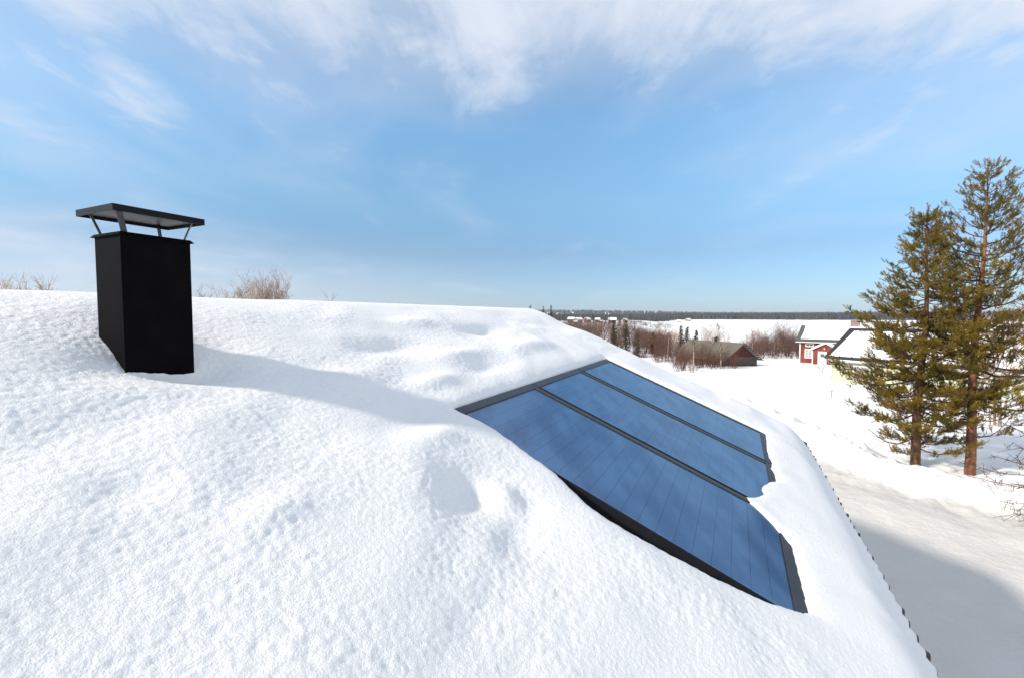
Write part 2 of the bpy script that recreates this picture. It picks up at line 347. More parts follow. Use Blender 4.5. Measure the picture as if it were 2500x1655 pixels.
# ---------------------------------------------------------------- roof frame (u along the ridge, v down the slope, n out of it)
D = 1.7
SLOPE = R(23.0); CS, SN = math.cos(SLOPE), math.sin(SLOPE)
_q = ray(1705 * 2500 / 2369, 771.4); U = np.array([_q[0], _q[1], 0.0]); U /= np.linalg.norm(U)
Hh = np.array([U[1], -U[0], 0.0]); V = Hh * CS - np.array([0, 0, SN]); Nn = Hh * SN + np.array([0, 0, CS])
ORG = np.array([0, 0, CZ]) - Nn * D
def RW(u, v, n):
    u, v, n = (np.asarray(k, float)[..., None] for k in (u, v, n)); return ORG + u * U + v * V + n * Nn
def uv(px, py, n=0.0):
    q = ray(px, py); X = q * (-(D - n) / (q @ Nn)); return float(X @ U), float(X @ V)
VR = -4.60                       # ridge line
UEND, USTART = 11.2, -4.0
RIDGE = RW(0, VR, 0)
def roofpt(u, v, n):             # same, folding over the ridge to the back slope with a rounded crest
    u, v, n = np.asarray(u, float), np.asarray(v, float), np.asarray(n, float)
    s = (v - VR) * CS; rr = 0.22; a = np.sqrt(s * s + rr * rr)
    base = ORG + U * u[..., None] + V * VR + Hh * s[..., None] - np.array([0, 0, 1.0]) * (a * SN / CS)[..., None]
    k = s / a
    nrm = Hh * (SN * k)[..., None] + np.array([0, 0, CS])
    return base + nrm * n[..., None]

# ---------------------------------------------------------------- the house under the roof
def build_house():
    o0 = RW(3.5, -1.0, 0); root = thing('house', 'house in the foreground with brown wave tiles showing along the snowy eave', 'house', (o0[0], o0[1], 0.0))
    off = Vector((-o0[0], -o0[1], 0.0))
    def loc(p): return tuple(Vector(p) + off)
    DK = -0.21
    m = MB()
    for sgn in (1, -1):
        vs_, ve = VR, (2.12 if sgn > 0 else VR + 6.5)
        def P(u, v, n):
            if sgn > 0: return RW(u, v, n)
            s = (v - VR); p = RW(u, VR, n) - Hh * s * CS; p[2] -= s * SN; return p
        a = [P(USTART, vs_, DK), P(11.0, vs_, DK), P(11.0, ve, DK), P(USTART, ve, DK)]
        b = [p - np.array([0, 0, 0.10]) for p in a]
        m.hexa([loc(p) for p in b] + [loc(p) for p in a])
    roof = m.build('roof', M_tile, root)
    # walls
    wl, wr = VR * CS, None
    e = RW(0, 1.75, DK); zt = e[2] - 0.2
    m = MB()
    def HP(u, s, z): p = ORG + U * u + Hh * s; return loc((p[0], p[1], z))
    sr = VR * CS; s1 = 1.75 * CS; s0 = 2 * sr - s1
    zr = RW(0, VR, DK)[2] - 0.2
    m.hexa([HP(USTART + .4, s0, -0.6), HP(10.55, s0, -0.6), HP(10.55, s1, -0.6), HP(USTART + .4, s1, -0.6), HP(USTART + .4, s0, zt), HP(10.55, s0, zt), HP(10.55, s1, zt), HP(USTART + .4, s1, zt)])
    m.prism([HP(USTART + .4, s0, zt), HP(USTART + .4, s1, zt), HP(USTART + .4, sr, zr)], tuple(U * (10.15 - USTART)))
    m.build('wall', M_wall_white, root)
    m = MB(); p0 = RW(USTART, 2.13, DK - 0.09); p1 = RW(11.0, 2.13, DK - 0.09)
    m.bar(loc(p0), loc(p1), 0.03, 0.16); m.build('fascia', M_trim, root)
    # eave tiles: one wave crest each
    pitch = 0.196; prof = []
    k = 11
    for i in range(k):
        x = -pitch / 2 + pitch * i / (k - 1); prof.append((x, 0.052 * (0.5 + 0.5 * math.cos(2 * math.pi * x / pitch)) ** 0.8))
    vl = []; fl = []
    for vv in (0.0, 0.36):
        for th in (0.0, -0.007):
            for x, h in prof: vl.append(U * x + V * (-vv) + Nn * (h + th + 0.01 * vv))
    def ix(r, i): return r * k + i
    for i in range(k - 1):
        fl += [(ix(0, i), ix(0, i + 1), ix(2, i + 1), ix(2, i)), (ix(1, i + 1), ix(1, i), ix(3, i), ix(3, i + 1)), (ix(0, i + 1), ix(0, i), ix(1, i), ix(1, i + 1)), (ix(2, i), ix(2, i + 1), ix(3, i + 1), ix(3, i))]
    me = mesh_np('tile', np.array(vl), np.array(fl), True); me.materials.append(M_tile)
    for i in range(-4, 40):
        u = 3.3 + i * pitch; v = 2.262 - 0.0085 * (u - 4.2)
        p = RW(u, v + 0.012 * math.sin(i * 2.3), -0.172)
        link('tile', me, parent=roof, loc=loc(p))
    return root
build_house()

# ---------------------------------------------------------------- snow on the roof
K = 2500 / 2369
def z7(a, b): return 1080 + .4337 * a, 840 + .4337 * b
HOLE = [(a * K, b * K) for a, b in [(1049, 945), (1232, 886), (1338, 850), (1403, 828), (1590, 914), (1770, 1000), (1772, 1022), (1773, 1040), (1777, 1058), (1785, 1070), (1782, 1084), (1790, 1098), (1794, 1114),
        (1782, 1115), (1775, 1120), (1766, 1124), (1763, 1133), (1768, 1143), (1755, 1150), (1740, 1152), (1724, 1151), (1732, 1161), (1745, 1172), (1768, 1193), (1792, 1219), (1812, 1244), (1831, 1268), (1850, 1345), (1869, 1420)]]
HOLE += [z7(*p) for p in [(2030, 1516), (1980, 1505), (1900, 1482), (1830, 1462), (1740, 1422), (1600, 1354), (1440, 1278), (1340, 1224), (1200, 1149), (1080, 1080), (960, 1012), (860, 948), (760, 862), (640, 740), (560, 680), (480, 625), (400, 565), (320, 510), (240, 460), (160, 415), (100, 385)]]
HUV = np.array([uv(*p) for p in HOLE])
def hole_sd(u, v):               # signed distance to the cleared area over the collectors (negative inside)
    best = np.full(u.shape, 1e9); ins = np.zeros(u.shape, bool); P = HUV; n = len(P)
    for i in range(n):
        ax, ay = P[i]; bx, by = P[(i + 1) % n]; dx, dy = bx - ax, by - ay
        t = np.clip(((u - ax) * dx + (v - ay) * dy) / (dx * dx + dy * dy + 1e-12), 0, 1)
        best = np.minimum(best, np.hypot(u - ax - t * dx, v - ay - t * dy))
        c = ((ay > v) != (by > v)) & (u < (bx - ax) * (v - ay) / (by - ay + 1e-12) + ax); ins ^= c
    return np.where(ins, -best, best)
CH_C = uv(291 * K, 850 * K)      # chimney front corner on the slope
def snow_h(u, v):
    wu, wv = u + 0.25 * perlin(u / 1.3, v / 1.3, 21), v + 0.25 * perlin(u / 1.3, v / 1.3, 22)
    big = 0.032 * perlin(wu / 2.3, wv / 1.5, 31) + 0.027 * perlin((wu + .5 * wv) / 1.15, wv / 0.72, 32) + 0.011 * perlin((wu + .4 * wv) / 0.55, wv / 0.36, 33)
    rough = sstep(-0.35, 0.35, perlin(u / 0.9, v / 0.9, 35) + 0.25 - 0.35 * sstep(4.5, 8, u))
    calm = sstep(0.9, 1.6, v)
    small = 0.0018 * perlin(u / 0.17, v / 0.15, 36) + rough * (0.0026 * perlin(u / 0.085, v / 0.075, 37) + 0.0036 * perlin(u / 0.042, v / 0.038, 38)) + 0.0026 * perlin(u / 0.021, v / 0.02, 39)
    crest = sstep(-4.75, -3.7, v)
    big = big * (0.25 + 0.75 * crest); small = small * (0.5 + 0.5 * crest)
    h = 0.055 + big * (1 - 0.45 * calm) + small * (1 - 0.65 * calm)
    # hollows and lumps one can point at
    for px, py, du, dv, a in [(1110, 1125, .38, .22, -.10), (1165, 1130, .13, .16, .075), (1215, 1160, .26, .2, -.075), (1195, 1235, .2, .16, -.05), (1120, 760, .55, .20, -.10), (1010, 880, .3, .12, .07), (1230, 800, .8, .22, .08), (1350, 770, .9, .3, .03), (900, 800, .5, .18, -.08), (960, 745, .5, .16, .05), (1060, 820, .45, .14, .05), (1130, 850, .4, .13, -.05), (1010, 1010, .28, .14, .045),
                              (950, 960, .4, .22, -.035), (820, 870, .35, .18, .05), (300, 1130, .18, .14, -.035), (640, 1180, .2, .12, .03)]:
        cu, cv = uv(px * K, py * K, 0.05); h = h + a * np.exp(-((u - cu) / du) ** 2 - ((v - cv) / dv) ** 2)
    # hollow in front of the chimney and a drift behind it
    h = h - 0.07 * np.exp(-((u - CH_C[0] + 0.02) / 0.34) ** 2 - ((v - CH_C[1] - 0.02) / 0.22) ** 2)
    h = h - 0.13 * np.exp(-((u - CH_C[0] - 0.42) / 0.30) ** 2 - ((v - CH_C[1] - 0.12) / 0.26) ** 2)
    sd = hole_sd(u, v); sd = sd + 0.010 * perlin(u / 0.11, v / 0.11, 61) + 0.005 * perlin(u / 0.04, v / 0.04, 62)
    k = 1 - np.exp(-np.maximum(sd, 0) / (0.16 + 0.4 * sstep(9.0, 9.3, u)))
    edge = 0.012 + 0.05 * (1 - np.exp(-np.maximum(sd, 0) / 0.07)) * (0.55 + 0.45 * perlin(u / 0.5, v / 0.5, 41)) 
    top = sstep(-1.5, -1.9, v) * sstep(3.4, 3.8, u)     # above the collectors the snow starts just under the frame
    edge = edge - 0.030 * top * np.exp(-np.maximum(sd, 0) / 0.10)
    h = np.where(sd > 0, edge * (1 - k) + h * k + 0.0, np.maximum(0.012 + sd * 2.2 - 0.03 * top, -0.19))
    # eave and gable ends
    wave = 0.052 * (0.5 + 0.5 * np.cos(2 * np.pi * (u - 3.3) / 0.196)) ** 0.8
    ve = 2.254 - 0.0085 * (u - 4.2) + 0.010 * perlin(u / 0.27, 0.5, 51) + 0.014 * perlin(u / 0.9, 0.5, 52)
    t = np.clip((ve - v) / 0.55, 0, 1); f1 = 1 - (1 - t) ** 2
    h = -0.146 + (h + 0.146) * f1 + (wave - 0.026) * (1 - t) ** 8
    ue = UEND + 0.10 * perlin(v / 1.1, 0.2, 53) - 0.55 * sstep(1.5, 2.3, v) ** 2
    t = np.clip((ue - u) / 0.30, 0, 1); f2 = np.sqrt(np.clip(1 - (1 - t) ** 2, 0, 1))
    h = -0.20 + (h + 0.20) * f2
    return h, ve, ue
def build_roof_snow():
    us = [USTART]
    while us[-1] < UEND + 0.12:
        u = us[-1]; us.append(u + (0.10 if u < -0.6 else 0.0085 + 0.0023 * max(u, 0)))
    us = np.array(us)
    vsl = np.concatenate([np.arange(VR - 6.4, VR - 0.9, 0.12), np.arange(VR - 0.9, 2.26, 0.0115)])
    Ug, Vg = np.meshgrid(us, vsl, indexing='ij')
    Hg, ve, ue = snow_h(Ug, Vg)
    Vc = np.minimum(Vg, ve); Uc = np.minimum(Ug, ue)
    P = roofpt(Uc, Vc, Hg)
    nu, nv = Ug.shape; i = np.arange(nu - 1)[:, None]; j = np.arange(nv - 1)[None, :]
    f = np.stack([i * nv + j, (i + 1) * nv + j, (i + 1) * nv + j + 1, i * nv + j + 1], -1).reshape(-1, 4)
    keep = ~((Vg[:-1, :-1] >= ve[:-1, :-1]) | (Ug[:-1, :-1] >= ue[:-1, :-1])).reshape(-1)
    sd = hole_sd(Ug, Vg); keep &= ~((sd[:-1, :-1] < -0.16) & (sd[1:, 1:] < -0.16)).reshape(-1)
    f = f[keep][:, ::-1]
    used = np.zeros(len(P.reshape(-1, 3)), bool); used[f.ravel()] = True
    idx = np.cumsum(used) - 1
    o = link('roof_snow', mesh_np('roof_snow', P.reshape(-1, 3)[used], idx[f], True), M_snow_roof)
    tag(o, 'deep white wind-blown snow covering the foreground roof around the panels and chimney', 'snow', kind='stuff')
build_roof_snow()

# ---------------------------------------------------------------- solar collectors
def build_panels():
    W, PIT, V0, V1 = 1.842, 1.884, -1.81, 1.24
    u0 = 3.535; NS = 20
    def B(m, ua, ub, va, vb, na, nb):
        c = [(ua, va), (ub, va), (ub, vb), (ua, vb)]
        return m.hexa([U * a + V * b + Nn * na for a, b in c] + [U * a + V * b + Nn * nb for a, b in c])
    L = V1 - V0
    fl, fr, ft, fb = 0.012, 0.085, 0.105, 0.085
    parts = []
    parts.append(('tray', B(MB(), 0.004, W - 0.004, 0.004, L - 0.004, -0.15, -0.034), M_tray, 0))
    parts.append(('frame_bar', B(MB(), 0, W, 0, ft, -0.155, 0.012), M_frame, 0.004))
    parts.append(('frame_bar', B(MB(), 0, W, L - fb, L, -0.155, 0.012), M_frame, 0.004))
    parts.append(('frame_bar', B(MB(), W - fr, W, ft, L - fb, -0.155, 0.012), M_frame, 0.004))
    parts.append(('frame_bar', B(MB(), 0, fl, ft, L - fb, -0.155, 0.014), M_frame_dark, 0.004))
    parts.append(('seal', B(MB(), -0.003, W + 0.003, L + 0.0005, L + 0.022, -0.15, 0.006), M_seal, 0.003))
    g = MB(); c = [(fl, L - fb), (W - fr, L - fb), (W - fr, ft), (fl, ft)]      # wound so that the pane faces the sky
    g.poly([U * a + V * b + Nn * 0.004 for a, b in c])
    parts.append(('glass', g, M_glass, 0))
    strip_l = (L - ft - fb) / NS
    strip = B(MB(), fl + .002, W - fr - .002, 0.0015, strip_l - 0.0015, -0.026, -0.010).mesh('absorber_strip'); strip.materials.append(M_absorb)
    meshes = [(n, b.mesh(n, fix=(n != 'glass')), m_, bv) for n, b, m_, bv in parts]
    labels = ['solar panel nearest the viewer, its left edge standing clear of the snow', 'middle solar panel of three, snow lump over its lower corner', 'farthest solar panel of three, nearest the gable end']
    for i in range(3):
        p = RW(u0 + i * PIT, V0, 0.0)
        r = thing('solar_panel', labels[i], 'solar panel', tuple(p), 'blue solar panels on the snowy roof')
        for n, me, m_, bv in meshes:
            o = link(n, me, m_, r)
            if bv:
                md = o.modifiers.new('bevel', 'BEVEL'); md.width = bv; md.segments = 2; md.limit_method = 'ANGLE'
        for s in range(NS): link('absorber_strip', strip, None, r, tuple(V * (ft + s * strip_l)))
build_panels()

# ---------------------------------------------------------------- chimney
def build_chimney():
    q = ray(291 * K, 850 * K); B = q * (-D / (q @ Nn)) + np.array([0, 0, CZ])
    w, d = 0.425, 0.325                       # along the ridge, up the slope
    zt = CZ + 0.535; zb = B[2] - 0.55
    root = thing('chimney', 'black sheet metal chimney with a flat rain cap rising from the snow', 'chimney', (B[0], B[1], zb))
    o = np.array([B[0], B[1], zb])
    def P(a, b, z): return Vector(U * a - Hh * b + np.array([0, 0, z - zb]))
    def bx(m, a0, a1, b0, b1, z0, z1): return m.hexa([P(a0, b0, z0), P(a1, b0, z0), P(a1, b1, z0), P(a0, b1, z0), P(a0, b0, z1), P(a1, b0, z1), P(a1, b1, z1), P(a0, b1, z1)])
    bx(MB(), 0, w, 0, d, zb, zt).build('casing', M_black_steel, root, bevel=0.004)
    m = MB(); m.bar(P(0.0, -0.0, zb + .1), P(0.0, -0.0, zt - .004), 0.010, 0.010, up=tuple(U)); m.build('corner_seam', M_black_steel, root)
    # flared collar at the top of the casing
    m = MB(); e = 0.016
    ring = [(0, 0), (w, 0), (w, d), (0, d)]
    def grow(p, g): return ((p[0] - w / 2) * (1 + 2 * g / w) + w / 2, (p[1] - d / 2) * (1 + 2 * g / d) + d / 2)
    inn = [grow(p, 0.001) for p in ring]; outp = [grow(p, e) for p in ring]
    for i in range(4):
        j = (i + 1) % 4
        m.hexa([P(*inn[i], zt - .006), P(*inn[j], zt - .006), P(*outp[j], zt - .016), P(*outp[i], zt - .016), P(*inn[i], zt + .006), P(*inn[j], zt + .006), P(*outp[j], zt - .012), P(*outp[i], zt - .012)])
    m.build('collar', M_black_steel, root, fix=True)
    bx(MB(), 0.012, w - 0.012, 0.012, d - 0.012, zt + 0.0005, zt + 0.008).build('top_plate', M_galv, root)
    # cap
    z0, z1 = zt + 0.120, zt + 0.162; g = 0.066
    cap_o = [grow(p, g) for p in ring]; cap_i = [grow(p, g - .004) for p in ring]
    m = MB()
    for i in range(4):
        j = (i + 1) % 4
        m.hexa([P(*cap_o[i], z0), P(*cap_o[j], z0), P(*cap_i[j], z0), P(*cap_i[i], z0), P(*cap_o[i], z1), P(*cap_o[j], z1), P(*cap_i[j], z1), P(*cap_i[i], z1)])
    cap = m.build('cap', M_cap_edge, root)
    c = (w / 2, d / 2); m = MB()
    for i in range(4):
        j = (i + 1) % 4; m.poly([P(*cap_o[i], z1 + .0006), P(*cap_o[j], z1 + .0006), P(c[0], c[1], z1 + 0.035)])
    m.poly([P(*p, z1 + .0003) for p in reversed(cap_o)])
    m.build('cap_top', M_cap_edge, cap)
    m = MB(); m.hexa([P(*p, z0 + .022) for p in cap_i] + [P(*p, z0 + .026) for p in cap_i]); m.build('cap_lining', M_galv, cap)
    # legs: two flat straps splayed from the corners, two broad ones
    def strap(a0, b0, a1, b1, wd, th, mat_, up): m = MB(); m.bar(P(a0, b0, zt + .004), P(a1, b1, z0 + .023), wd, th, up=up); m.build('strap', mat_, root)
    strap(0.03, 0.02, -0.01, -0.012, 0.036, 0.005, M_galv, tuple(Hh))
    strap(w - .03, 0.02, w + .012, -0.012, 0.016, 0.005, M_strap, tuple(U))
    strap(0.03, d - .02, -0.012, d + .012, 0.016, 0.005, M_strap, tuple(Hh))
    strap(w - .03, d - .02, w - .03, d + .012, 0.036, 0.005, M_cap_edge, tuple(U))
    # small snow crumbs at the foot stay with the roof snow
build_chimney()

# ---------------------------------------------------------------- trees
def needle_mesh(name, P, A, L, nn, ln, wd, rs, fwd=0.75):
    """P tuft bases, A axes, L tuft lengths; nn needles a tuft of length ln and width wd"""
    n = len(P); t = rs.rand(n, nn, 1); base = P[:, None] + A[:, None] * (L[:, None, None] * t)
    r = rs.normal(size=(n, nn, 3)); r /= np.linalg.norm(r, axis=2, keepdims=True)
    dirn = A[:, None] * fwd + r; dirn /= np.linalg.norm(dirn, axis=2, keepdims=True)
    side = np.cross(dirn, rs.normal(size=(n, nn, 3))); side /= np.linalg.norm(side, axis=2, keepdims=True) + 1e-9
    le = ln * (0.7 + 0.6 * rs.rand(n, nn, 1))
    v = np.stack([base - side * wd / 2, base + side * wd / 2, base + dirn * le], 2).reshape(-1, 3)
    return mesh_np(name, v, np.arange(len(v)).reshape(-1, 3))
def pine(name, label, base, top, crown_from, radius, seed, mt, mn, tr, density=1.0, upturn=0.0, cat='pine tree'):
    rs = np.random.RandomState(seed); rnd = random.Random(seed)
    base = np.array(base, float); top = np.array(top, float); H = top[2] - base[2]
    root = thing(name, label, cat, tuple(base), 'tall pines beside the drive')
    loc = lambda h: (top - base) * h + np.array([0.12 * math.sin(h * 5 + seed), 0.06 * math.sin(h * 7), 0]) * math.sin(math.pi * h)
    m = MB(); ks = 26; limb = MB()
    m.tube([loc(i / ks) - (np.array([0, 0, .4]) if i == 0 else 0) for i in range(ks + 1)], [max(tr * (1 - i / ks) ** 0.8, 0.012) * (1.08 if i == 0 else 1) * rnd.uniform(.95, 1.05) for i in range(ks + 1)], 12)
    P, A, Ls = [], [], []; upv = np.array([0, 0, 1.0])
    def tuft(p, d, up, l): 
        ax = d * 0.7 + upv * up + rs.normal(size=3) * 0.30; P.append(p); A.append(ax / np.linalg.norm(ax)); Ls.append(l)
    h = crown_from
    while h < 0.985:
        n = rnd.choice((3, 4, 4, 5)) if h > crown_from + 0.04 else 3
        a0 = rnd.random() * 6.28
        for k in range(n):
            az = a0 + 6.283 * k / n + rnd.uniform(-.45, .45)
            Rm = radius(h, az) * (rnd.uniform(0.45, 1.05) if rnd.random() < .8 else rnd.uniform(.3, .6))
            if Rm < 0.10: continue
            dead = h < crown_from + 0.07 and rnd.random() < .45
            b0 = loc(h + rnd.uniform(-.012, .012)); rise = -0.02 + (0.70 + upturn) * float(sstep(0.40, 1.0, h)) + rnd.uniform(-.16, .16)
            out = np.array([math.cos(az), math.sin(az), 0.0]); per = np.array([-out[1], out[0], 0]); pts = []; nseg = 5; bend = rnd.uniform(-.25, .25)
            for q in range(nseg + 1):
                f = q / nseg
                pts.append(b0 + out * Rm * f + per * Rm * bend * f * f + np.array([0, 0, Rm * (rise * f - 0.17 * math.sin(f * 3.0) + (0.26 + upturn * .4) * f * f)]) + rs.uniform(-.035, .035, 3) * Rm * f)
            r0 = 0.013 + 0.011 * Rm
            limb.tube(pts, [r0 * (1 - 0.8 * q / nseg) for q in range(nseg + 1)], 4, cap=False)
            ns = int((3 + 3.0 * Rm) * density); bare = rnd.uniform(.18, .36)
            if dead: ns = int(ns * .6)
            for q in range(ns):
                f = min(bare + (1 - bare) * (q + rnd.random()) / ns, 1.0)
                i0 = min(int(f * nseg), nseg - 1); p = pts[i0] + (pts[i0 + 1] - pts[i0]) * (f * nseg - i0)
                aa = az + rnd.choice((-1, 1)) * rnd.uniform(0.3, 1.2) * (0.3 if f > .92 else 1)
                ln = (Rm * 0.34 * (1.15 - f) + 0.16) * rnd.uniform(.6, 1.25)
                dr = np.array([math.cos(aa), math.sin(aa), rnd.uniform(-0.12, 0.42) + upturn * .5]); dr /= np.linalg.norm(dr)
                mid = p + dr * ln * .5 + np.array([0, 0, -.03 * ln]); e = p + dr * ln + np.array([0, 0, .06 * ln])
                limb.tube([p, mid, e], [0.008, 0.0065, 0.004], 3, cap=False)
                if dead: continue
                nt = 1 + int(ln / 0.24)
                for c in range(nt):
                    g = 1 - 0.75 * c / max(nt, 1) * rnd.uniform(.7, 1.1); c0 = p + dr * ln * g
                    tuft(c0, dr, rnd.uniform(.35, 1.1), rnd.uniform(.20, .36))
                    if rnd.random() < .35:
                        sd = rs.normal(size=3) * np.array([1, 1, .35]); sd /= np.linalg.norm(sd); tuft(c0 + sd * .07, sd * .6 + dr * .4, rnd.uniform(.3, 1.0), rnd.uniform(.15, .28))
        h += rnd.uniform(0.018, 0.031)
    for c in range(7): P.append(loc(1.0) + np.array([0, 0, -0.12 * c])); A.append(np.array([0.25 * math.sin(c * 2), .25 * math.cos(c * 2), 1.0])); Ls.append(0.22)
    trunk = m.build('trunk', mt, root, smooth=True, fix=False)
    limb.build('limb', M_limb, root, fix=False)
    cr = link('crown', needle_mesh('crown', np.array(P), np.array(A), np.array(Ls), 64, 0.078, 0.0135, rs, 0.55), mn, root)
    tag(cr, kind='stuff')

def ground_at(px, py_hint, depth):
    p = at(px, py_hint, depth); p[2] = float(gz(p[0], p[1])); return p
def px_top(px, py, depth): return at(px, py, depth)
d1 = 21.6
bA = ground_at(2234, 1155, d1); tA = px_top(2266, 508, d1)
def radA(h, az):                 # crown half-width by height
    return float(np.interp(h, [0, .10, .2, .3, .45, .575, .71, .79, .9, 1.0], [0, 2.3, 3.0, 3.3, 3.2, 2.8, 2.05, 1.3, .55, .08]))
pine('pine_tree', 'dense shorter pine on the left of the two tall pines beside the drive', bA, tA, 0.085, radA, 5, M_barkA, M_needleA, 0.195, 2.05)
d2 = 20.6
bB = ground_at(2367, 1169, d2); tB = px_top(2413, 402, d2)
def radB(h, az):
    return float(np.interp(h, [0, .12, .22, .35, .5, .65, .78, .9, 1.0], [0, 1.8, 2.9, 3.4, 3.35, 2.75, 1.85, .80, .08])) * (1.0 + 0.16 * math.cos(az))
pine('pine_tree', 'taller sparser pine with reddish trunk on the right near the frame edge', bB, tB, 0.14, radB, 9, M_barkB, M_needleB, 0.205, 1.3, 0.30)

def bare_into(m, base, height, stems, spread, rnd, r0=0.02, twigs=7, lean=0.0, k=3, depth=2, tw=0.45, upw=0.0, hmin=0.6):
    for s in range(stems):
        az = rnd.random() * 6.283; sp = spread * rnd.random() ** 0.7; hh = height * rnd.uniform(hmin, 1.0)
        b = np.array(base, float) + np.array([math.cos(az), math.sin(az), 0]) * sp * 0.3
        e = b + np.array([math.cos(az) * sp + lean, math.sin(az) * sp, hh]); n = 4
        pts = [b + (e - b) * (i / n) + np.array([rnd.uniform(-1, 1), rnd.uniform(-1, 1), 0]) * 0.03 * hh * (0 < i) + np.array([0, 0, 0.1 * hh * math.sin(3.14 * i / n)]) for i in range(n + 1)]
        m.tube(pts, [r0 * (1 - 0.75 * i / n) for i in range(n + 1)], k, cap=False)
        for q in range(twigs):
            f = rnd.uniform(0.3, 1.0); i0 = min(int(f * n), n - 1); p = pts[i0] + (pts[i0 + 1] - pts[i0]) * (f * n - i0)
            a2 = rnd.random() * 6.283; ln = hh * rnd.uniform(0.12, 0.34) * tw / 0.45; up = rnd.uniform(0.45, 1.3) + upw
            dv = np.array([math.cos(a2), math.sin(a2), up]); dv /= np.linalg.norm(dv)
            p2 = p + dv * ln * .5 + np.array([rnd.uniform(-.04, .04), rnd.uniform(-.04, .04), 0]) * ln; p3 = p + dv * ln + np.array([0, 0, .08 * ln])
            m.tube([p, p2, p3], [r0 * .45, r0 * .36, r0 * .22], k, cap=False)
            if depth > 1:
                for _ in range(2):
                    a3 = a2 + rnd.uniform(-1.2, 1.2); dv2 = np.array([math.cos(a3), math.sin(a3), rnd.uniform(.3, 1.4)]); dv2 /= np.linalg.norm(dv2)
                    m.tube([p2, p2 + dv2 * ln * .5], [r0 * .3, r0 * .18], k, cap=False)
    return m
def shrub(name, label, px, py_top, depth, height_px, stems, spread, seed, mat_, group=None, r0=0.02, twigs=7, cat='shrub', base=None, tw=0.45, depthlev=2, upw=0.0, hmin=0.6):
    rnd = random.Random(seed); p = ground_at(px, 771, depth) if base is None else np.array(base, float)
    H = at(px, py_top, depth)[2] - p[2] if py_top is not None else height_px
    root = thing(name, label, cat, tuple(p), group)
    m = bare_into(MB(), (0, 0, -0.1), H / 1.06, stems, spread, rnd, r0, twigs, depth=depthlev, tw=tw, upw=upw, hmin=hmin)
    m.build('stem', mat_, root, fix=False)
    return root

# bare crowns of shrubs behind the roof ridge
G = 'bare shrubs showing above the roof ridge'
for i, (px, py, n, sp, lab) in enumerate([(20, 672, 10, 0.5, 'thin bare shrub tips above the ridge at the far left'), (65, 664, 34, 1.1, 'bare tan shrub above the snowy ridge left of the chimney'), (110, 676, 9, .3, 'narrow dark bare shrub just left of the chimney above the ridge'),
        (155, 694, 8, .5, 'few short twigs above the ridge close to the chimney'), (492, 690, 8, .4, 'faint pale twigs above the ridge right of the chimney'), (585, 680, 30, 1.1, 'left half of the wide tan bare shrub clump above the ridge'), (650, 650, 44, 1.0, 'tallest tan bare shrub above the ridge right of the chimney'), (690, 682, 16, .5, 'rounded small bare shrub ending the clump above the ridge'),
        (735, 706, 9, .6, 'low sparse twigs above the ridge right of the bare shrub clump'), (805, 714, 3, .1, 'single thin twig sticking above the middle of the ridge')]):
    shrub('bare_shrub', lab, px, py, 26, 0, int(n * 2.4), sp * .9, 300 + i, M_dryshrub, G, r0=0.019, twigs=13, tw=0.15, upw=1.2, hmin=0.80)
# branches reaching in from the right edge
def edge_branches():
    rnd = random.Random(77); b = ground_at(2640, 1200, 16.6)
    root = thing('bare_alder', 'dark leafless branches reaching in low from the right frame edge', 'bare tree', tuple(b))
    m = MB()
    m.tube([(0, 0, -.3), (0.05, 0, 1.2), (-.05, .1, 3.0), (0.1, 0, 5.2)], [.11, .09, .06, .02], 7)
    for (px, py, dd, h0) in [(2395, 1165, 15.0, 1.0), (2350, 1130, 15.8, 1.4), (2440, 1225, 13.6, .7), (2470, 1080, 14.2, 1.9), (2405, 1010, 14.8, 2.4), (2455, 1255, 13.2, .5), (2480, 1000, 14.6, 2.8), (2490, 1180, 13.5, .9), (2415, 1110, 14.6, 1.7), (2470, 900, 14.5, 3.2), (2450, 820, 15, 3.9), (2480, 720, 15, 4.6)]:
        dd *= 1.2; e = at(px, py, dd) - b; s = np.array([0, 0, h0]); n = 7; pts = []
        for i in range(n + 1):
            f = i / n; pts.append(s + (e - s) * f + np.array([0, 0, -0.22 * math.sin(3.14 * f) + rnd.uniform(-.05, .05)]) + np.array([0, rnd.uniform(-.07, .07), 0]))
        m.tube(pts, [.030 * (1 - .8 * i / n) for i in range(n + 1)], 4, cap=False)
        for q in range(16):
            f = rnd.uniform(.35, 1); i0 = min(int(f * n), n - 1); p = pts[i0] + (pts[i0 + 1] - pts[i0]) * (f * n - i0)
            dv = np.array([rnd.uniform(-1, .25), rnd.uniform(-.6, .6), rnd.uniform(-.75, .7)]); ln = rnd.uniform(.25, .75)
            p2 = p + dv * ln * .5; p3 = p + dv * ln + np.array([rnd.uniform(-.1, .1), 0, rnd.uniform(-.08, .12)])
            m.tube([p, p2, p3], [.011, .008, .005], 3, cap=False)
            for _ in range(2):
                m.tube([p2, p2 + np.array([rnd.uniform(-.5, .2), rnd.uniform(-.3, .3), rnd.uniform(-.3, .35)]) * .6], [.007, .004], 3, cap=False)
    m.build('branch', M_twig, root, fix=False)
edge_branches()
shrub('bare_birch', 'pale leafless birch behind the right-hand pine', 2450, 690, 30, 0, 5, 1.6, 41, M_dryshrub, None, r0=.05, twigs=26, cat='bare tree', tw=.5)

